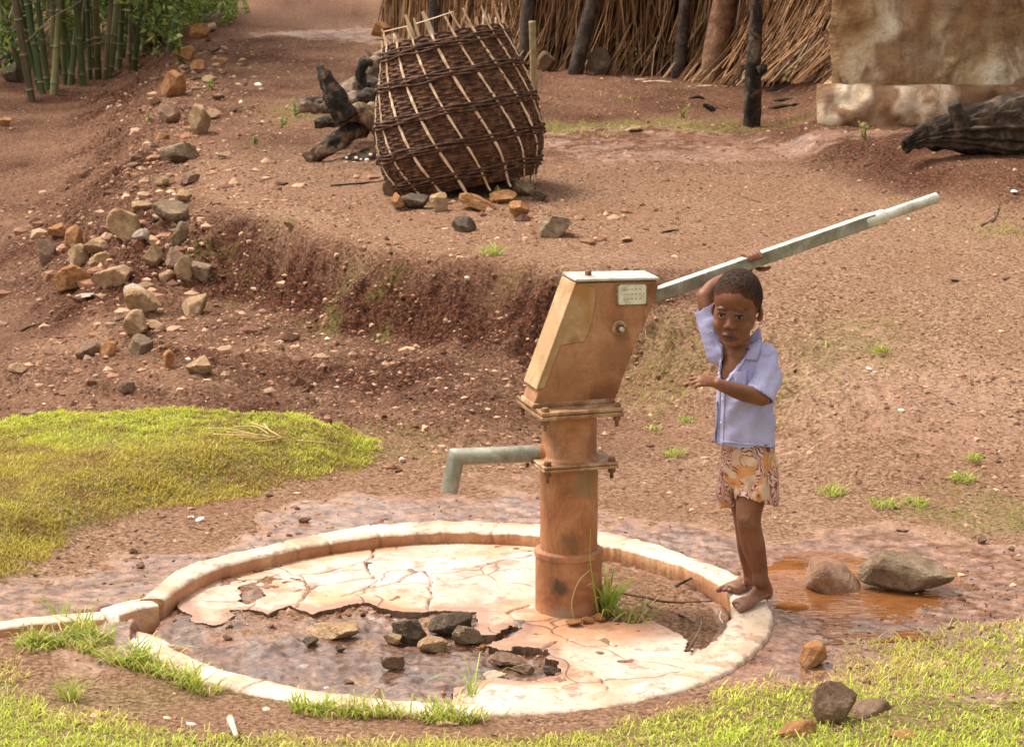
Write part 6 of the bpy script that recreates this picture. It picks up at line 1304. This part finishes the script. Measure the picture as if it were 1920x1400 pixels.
        for i, (l, r) in enumerate(((.030, .0092), (.026, .0068), (.024, .0064), (.021, .006), (.017, .0058))):
            b_ = .0215-.0118*i-(.002 if i else 0); st_ = .80-.035*i; P.append(limb([A(st_-.08, b_*.95, .010), A(st_, b_, .0105), (A(st_, b_*1.04, .0085)+f*l*.85)], [r*.95, r, r*.9], 10, 12))
        return P
    body_parts += foot(PZ(1443, 1122, KZ), PZ(1372, 1146, KZ), an1, side=1)
    an2 = Q(1408, 1084, 7.13); body_parts += foot(PZ(1424, 1092, KZ), PZ(1356, 1115, KZ), PZ(1408, 1075, KZ+.045)*0+Q(1408, 1078, 7.13), side=-1)
    body = remesh('person', body_parts, .0021, 'skin', 5)
    bottom = np.array([v.co[:] for v in body.data.vertices]); dz = KZ-bottom[:, 2].min()
    tag(body, 'barefoot small boy in lavender shirt and flowered shorts holding the pump lever', 'person')
    # pigment masks; dark also paints in shade at the nostrils and mouth line
    V = bottom; loc = ((V-hc) @ Rz)/HS; x, y, z = loc.T; fr_ = (y < -.03) & (np.abs(x) < .07) & (np.abs(z) < .1)
    def em(cx, cz, rx, rz, p=2): return np.exp(-(np.abs((np.abs(x)-cx)/rx)**p+np.abs((z-cz)/rz)**p))*fr_
    lip = np.clip(em(0, -.0625, .020, .0095, 4)*1.0, 0, 1)
    dark = np.clip(.72*em(.0225, .0070+0, .0170, .0030, 4)+.95*em(.0230, -.0058, .0135, .0022, 4)+.4*em(.0230, -.0160, .012, .0016, 4)+.75*em(0, -.0628, .016, .0013, 2)+.8*em(.0055, -.0425, .003, .002)+.30*em(.0225, -.010, .018, .010)+.8*em(0, -.004, .0022, .0022), 0, 1)
    hz_ = V[:, 2]; dust = np.clip(ss(KZ+.06, KZ, hz_)*.75+.0, 0, 1)*(.5+.5*(fbm(V[:, 0]*9, V[:, 1]*9+V[:, 2]*5, 3, 3, 3)+.3)); knee = Q(1400, 972, 6.95); dust = np.maximum(dust, .55*np.exp(-(np.linalg.norm(V-knee, axis=1)/.02)**2))
    pal = np.clip(ss(KZ+.012, KZ+.002, hz_), 0, 1)*.6
    for nm_, ar in (('lip', lip), ('dark', dark), ('dust', np.clip(dust, 0, 1)), ('pale', pal)):
        at = body.data.attributes.new(nm_, 'FLOAT', 'POINT'); at.data.foreach_set('value', ar.astype(float))
    # hair: cropped cap grown from the scalp
    bm = bmesh.new(); bm.from_mesh(body.data); bm.verts.ensure_lookup_table(); N = np.array([v.normal[:] for v in bm.verts]); bm.free()
    ax_ = np.abs(x); line = np.interp(y, [-.085, -.06, -.045, -.03, -.012, .0, .02, .05, .08], [.050, .043, .038, .022, .006, .010, -.022, -.045, -.055])+.006*fbm(x*40, y*40, 1, 2, 5)-.006*ss(.02, .045, ax_)*(y < -.04)
    keep = (z > line) & (loc[:, 2] < .2) & (ax_ < .0665) & (y < .12) & (z > -.06) & (ax_ < .08) & (np.linalg.norm(loc, axis=1) < .13)
    keep &= ~((ax_ > .062) & (z < .010))
    fade = 1-ss(.0, .030, z-line); ids = np.nonzero(keep)[0]; mp_ = -np.ones(len(V), int); mp_[ids] = np.arange(len(ids)); F = []
    for p in body.data.polygons:
        vs = [mp_[i] for i in p.vertices]
        if min(vs) >= 0: F.append(vs)
    off = .0018*(1-fade[ids])+.0003; mesh('hair', V[ids]+N[ids]*off[:, None], F, 'short_hair', body, True, {'fade': fade[ids]})
    # eyes
    for s in (-1, 1):
        ec = hp_((s*.0228, -.0588, -.0104)); Ve, Fe = ell((0, 0, 0), (.0128, .0062, .0066), np.array(Matrix.Rotation(th+rad(s*20), 3, 'Z'))); e = mesh('eyeball', Ve+ec, Fe, 'eye_white', body)
        look = np.array([0, 0, CAMH])-ec; look /= np.linalg.norm(look); ic = ec+look*.0026; Vi, Fi = ell((0, 0, 0), (.0064, .0052, .0064)); mesh('iris', Vi+ic, Fi, 'iris', e)
    # ---- shirt
    sp_ = [limb([Q(1399, 846, 7.045), Q(1399, 812, 7.045), Q(1398, 760, 7.045), Q(1396, 715, 7.045), Q(1393, 682, 7.05)], [.084, .082, .079, .077, .066], up=(0, 1, 0), flat=(1, .74)),
           limb([Q(1350, 657, 7.07), Q(1392, 662, 7.06), Q(1434, 668, 7.04)], [.033, .044, .037], up=(0, 1, 0)),
           limb([Q(1388, 655, 7.06), Q(1388, 640, 7.06)], [.043, .040], up=(0, 1, 0)),
           limb([Q(1348, 662, 7.075), Q(1336, 620, 7.09), Q(1324, 580, 7.11), Q(1319, 562, 7.12)], [.036, .036, .0365, .037])]
    sh = remesh('shirt', sp_, .0042, 'shirt_cloth', 6, body)
    bm = bmesh.new(); bm.from_mesh(sh.data)
    cam_ = np.array([0, 0, CAMH]); c1 = Q(1419, 743, 6.972); d1 = np.array(Q(1409, 765, 6.955))-c1; d1 /= np.linalg.norm(d1); c2 = Q(1326, 572, 7.112); d2 = np.array(Q(1310, 540, 7.12))-c2; d2 /= np.linalg.norm(d2)
    VP = [(1362, 640), (1404, 640), (1398, 662), (1383, 682), (1368, 700), (1354, 716), (1351, 700), (1354, 676), (1358, 655)]
    def topx(c): 
        v = c-cam_; k = v[1]*math.cos(PITCH)-v[2]*math.sin(PITCH); u_ = v[1]*math.sin(PITCH)+v[2]*math.cos(PITCH); return 960+FPX*v[0]/k, 700-FPX*u_/k
    # folds first
    bm.verts.ensure_lookup_table(); bm.normal_update()
    for v in bm.verts:
        c = np.array(v.co); px, py = topx(c); k = 0
        k += .0050*math.sin((px*.35+py)*.085+3*math.sin(px*.03+c[1]*20))*float(ss(770, 700, py) if False else 1)*.45
        k += .0050*float(fbm(px*.012+c[1]*6, py*.02, 1.6, 3, 3)) + .0035*math.sin(px*.16+py*.03+c[1]*40)*min(1, max(0, (py-745)/60))
        k += .0034*math.sin(py*.11+px*.05+2*math.sin(px*.05))*math.exp(-((py-770)/45)**2)+.0045*math.sin((px-py*.6)*.22)*math.exp(-(((px-1405)/30)**2+((py-690)/26)**2))
        v.co += v.normal*max(k, -.0035)
    kill = []
    for f in bm.faces:
        c = np.array(f.calc_center_median()); px, py = topx(c); nrm = np.array(f.normal); front = nrm @ (cam_-c) > 0
        a = 836+3.5*math.sin(px*.06)+ (px-1340)*.05
        dead = (c-c2)@d2 > 0 and np.linalg.norm(c-c2) < .09
        dead |= py > a
        dead |= front and c[1] < 7.06 and bool(inpoly(np.array([px]), np.array([py]), VP)[0])
        dead |= np.linalg.norm((c-Q(1387, 645, 7.062))[:2]) < .047 and py < 652
        if dead: kill.append(f)
    bmesh.ops.delete(bm, geom=kill, context='FACES')
    # keep the one big sheet
    seen = set(); best = []
    for f0 in bm.faces:
        if f0 in seen: continue
        stck = [f0]; seen.add(f0); comp = [f0]
        while stck:
            q_ = stck.pop()
            for e_ in q_.edges:
                for f2 in e_.link_faces:
                    if f2 not in seen: seen.add(f2); stck.append(f2); comp.append(f2)
        if len(comp) > len(best): best = comp
    bs = set(best); bmesh.ops.delete(bm, geom=[f for f in bm.faces if f not in bs], context='FACES')
    for _ in range(12): bmesh.ops.smooth_vert(bm, verts=[v for v in bm.verts if v.is_boundary], factor=.5, use_axis_x=True, use_axis_y=True, use_axis_z=True)
    bm.to_mesh(sh.data); bvh = BVHTree.FromBMesh(bm); bm.free()
    slv = remesh('sleeve', [limb([Q(1432, 672, 7.035), Q(1437, 702, 7.01), Q(1426, 738, 6.975), Q(1415, 762, 6.955)], [.037, .040, .041, .0415])], .004, 'shirt_cloth', 3, sh)
    bm = bmesh.new(); bm.from_mesh(slv.data); bm.normal_update()
    for v in bm.verts:
        c = np.array(v.co); px, py = topx(c); v.co += v.normal*(.003*math.sin(px*.13+py*.11+c[1]*30)+.005*float(fbm(px*.03, py*.03+c[1]*9, 2, 3, 4)))
    bmesh.ops.delete(bm, geom=[f for f in bm.faces if (np.array(f.calc_center_median())-c1)@d1 > 0], context='FACES')
    for _ in range(3): bmesh.ops.smooth_vert(bm, verts=[v for v in bm.verts if v.is_boundary], factor=.5, use_axis_x=True, use_axis_y=True, use_axis_z=True)
    bm.to_mesh(slv.data); bvs = BVHTree.FromBMesh(bm); bm.free(); so3 = slv.modifiers.new('s', 'SOLIDIFY'); so3.thickness = .0028; so3.offset = -1; apply_mods(slv)
    so_ = sh.modifiers.new('s', 'SOLIDIFY'); so_.thickness = .0028; so_.offset = -1; apply_mods(sh)
    def drape(name, A, B_, mat, off=.003, th=.002, n=14, m_=6, parent=sh, fallback=6.98, bv=None):
        A = spl(A, n); B_ = spl(B_, n); V = []; last = fallback
        for i in range(n):
            for j in range(m_):
                p = A[i]*(1-j/(m_-1))+B_[i]*(j/(m_-1)); d = ray(*p); d = d/np.linalg.norm(d); h = (bv or bvh).ray_cast(Vector(O), Vector(d))
                if h[0] is not None and h[3] < 8 : 
                    last = h[3]; V.append(np.array(h[0])-d*off)
                else: V.append(O+d*(last-off))
        F = [(i*m_+j, i*m_+j+1, (i+1)*m_+j+1, (i+1)*m_+j) for i in range(n-1) for j in range(m_-1)]; o = mesh(name, V, F, mat, parent, True); md = o.modifiers.new('s', 'SOLIDIFY'); md.thickness = th; md.offset = 0; apply_mods(o); return o
    # collar wings, placket, pocket, hems
    drape('collar', [(1424, 612), (1428, 640), (1420, 676)], [(1408, 628), (1398, 652), (1383, 672)], 'shirt_cloth', .008, .003, fallback=6.99+.27)
    drape('collar', [(1333, 618), (1340, 640), (1349, 668)], [(1352, 636), (1360, 652), (1358, 668)], 'shirt_cloth', .006, .003, fallback=7.26)
    drape('placket', [(1395, 664), (1376, 690), (1356, 714), (1352, 770), (1350, 832)], [(1401, 668), (1383, 696), (1363, 722), (1358, 770), (1356, 834)], 'shirt_pale', .0025, .002, 40, 4)
    drape('placket', [(1353, 664), (1347, 700), (1343, 760), (1339, 830)], [(1358, 668), (1352, 706), (1350, 765), (1346, 832)], 'shirt_pale', .0022, .002, 40, 4)
    for bx, by in ((1344, 792), (1348, 700), (1355, 748), (1352, 792)):
        d = ray(bx, by); d /= np.linalg.norm(d); h = bvh.ray_cast(Vector(O), Vector(d)); 
        if h[0] is not None and h[3] < 8: c = np.array(h[0])-d*.0035; V, F = tube([c, c-d*.0018], [.0036, .0032], 12); mesh('button', V, F, 'button', sh)
    drape('pocket', [(1375, 698), (1378, 718)], [(1402, 694), (1400, 722)], 'shirt_cloth', .0035, .002)
    drape('hem', [(1356, 830), (1400, 834), (1452, 838)], [(1356, 826), (1400, 830), (1453, 833)], 'shirt_cloth', .0022, .002, 30, 3)
    drape('cuff', [(1396, 721), (1418, 733), (1442, 752)], [(1399, 715), (1422, 727), (1447, 746)], 'shirt_cloth', .0022, .002, 24, 3, slv, 6.94+.3, bvs)
    # ---- shorts
    sk = [limb([Q(1401, 828, 7.045), Q(1402, 855, 7.045), Q(1403, 880, 7.045)], [.070, .076, .078], up=(0, 1, 0), flat=(1, .78)),
          limb([Q(1418, 872, 7.02), Q(1420, 915, 7.0), Q(1421, 950, 6.99), Q(1421, 966, 6.99)], [.058, .057, .0565, .0565], up=(0, 1, 0), flat=(1, .92)),
          limb([Q(1378, 872, 7.085), Q(1367, 915, 7.09), Q(1364, 950, 7.09), Q(1364, 968, 7.09)], [.050, .039, .033, .033], up=(0, 1, 0), flat=(.86, 1.15))]
    sr = remesh('shorts', sk, .004, 'floral_cloth', 5, body); bm = bmesh.new(); bm.from_mesh(sr.data); bm.normal_update()
    for v in bm.verts:
        c = np.array(v.co); px, py = topx(c); v.co += v.normal*(.0045*math.sin(px*.17+math.sin(py*.05)*2+c[1]*50)*float(ss(850, 930, py))+.005*float(fbm(px*.02, py*.02+c[1]*5, 2, 3, 6)))
    kill = []
    for f in bm.faces:
        c = np.array(f.calc_center_median()); px, py = topx(c); near_ = c[1] < 7.055 and px > 1381
        hem = (929+(px-1382)*.31 if px < 1425 else 942+(px-1425)*.25) if px > 1381 else 953-(px-1350)*.05
        if c[1] > 7.04 and px > 1381: hem = 948
        if py > hem or py < 820: kill.append(f)
    bmesh.ops.delete(bm, geom=kill, context='FACES')
    for _ in range(3): bmesh.ops.smooth_vert(bm, verts=[v for v in bm.verts if v.is_boundary], factor=.5, use_axis_x=True, use_axis_y=True, use_axis_z=True)
    bm.to_mesh(sr.data); bm.free(); so2 = sr.modifiers.new('s', 'SOLIDIFY'); so2.thickness = .0028; so2.offset = -1; apply_mods(sr)
    return body
boy()
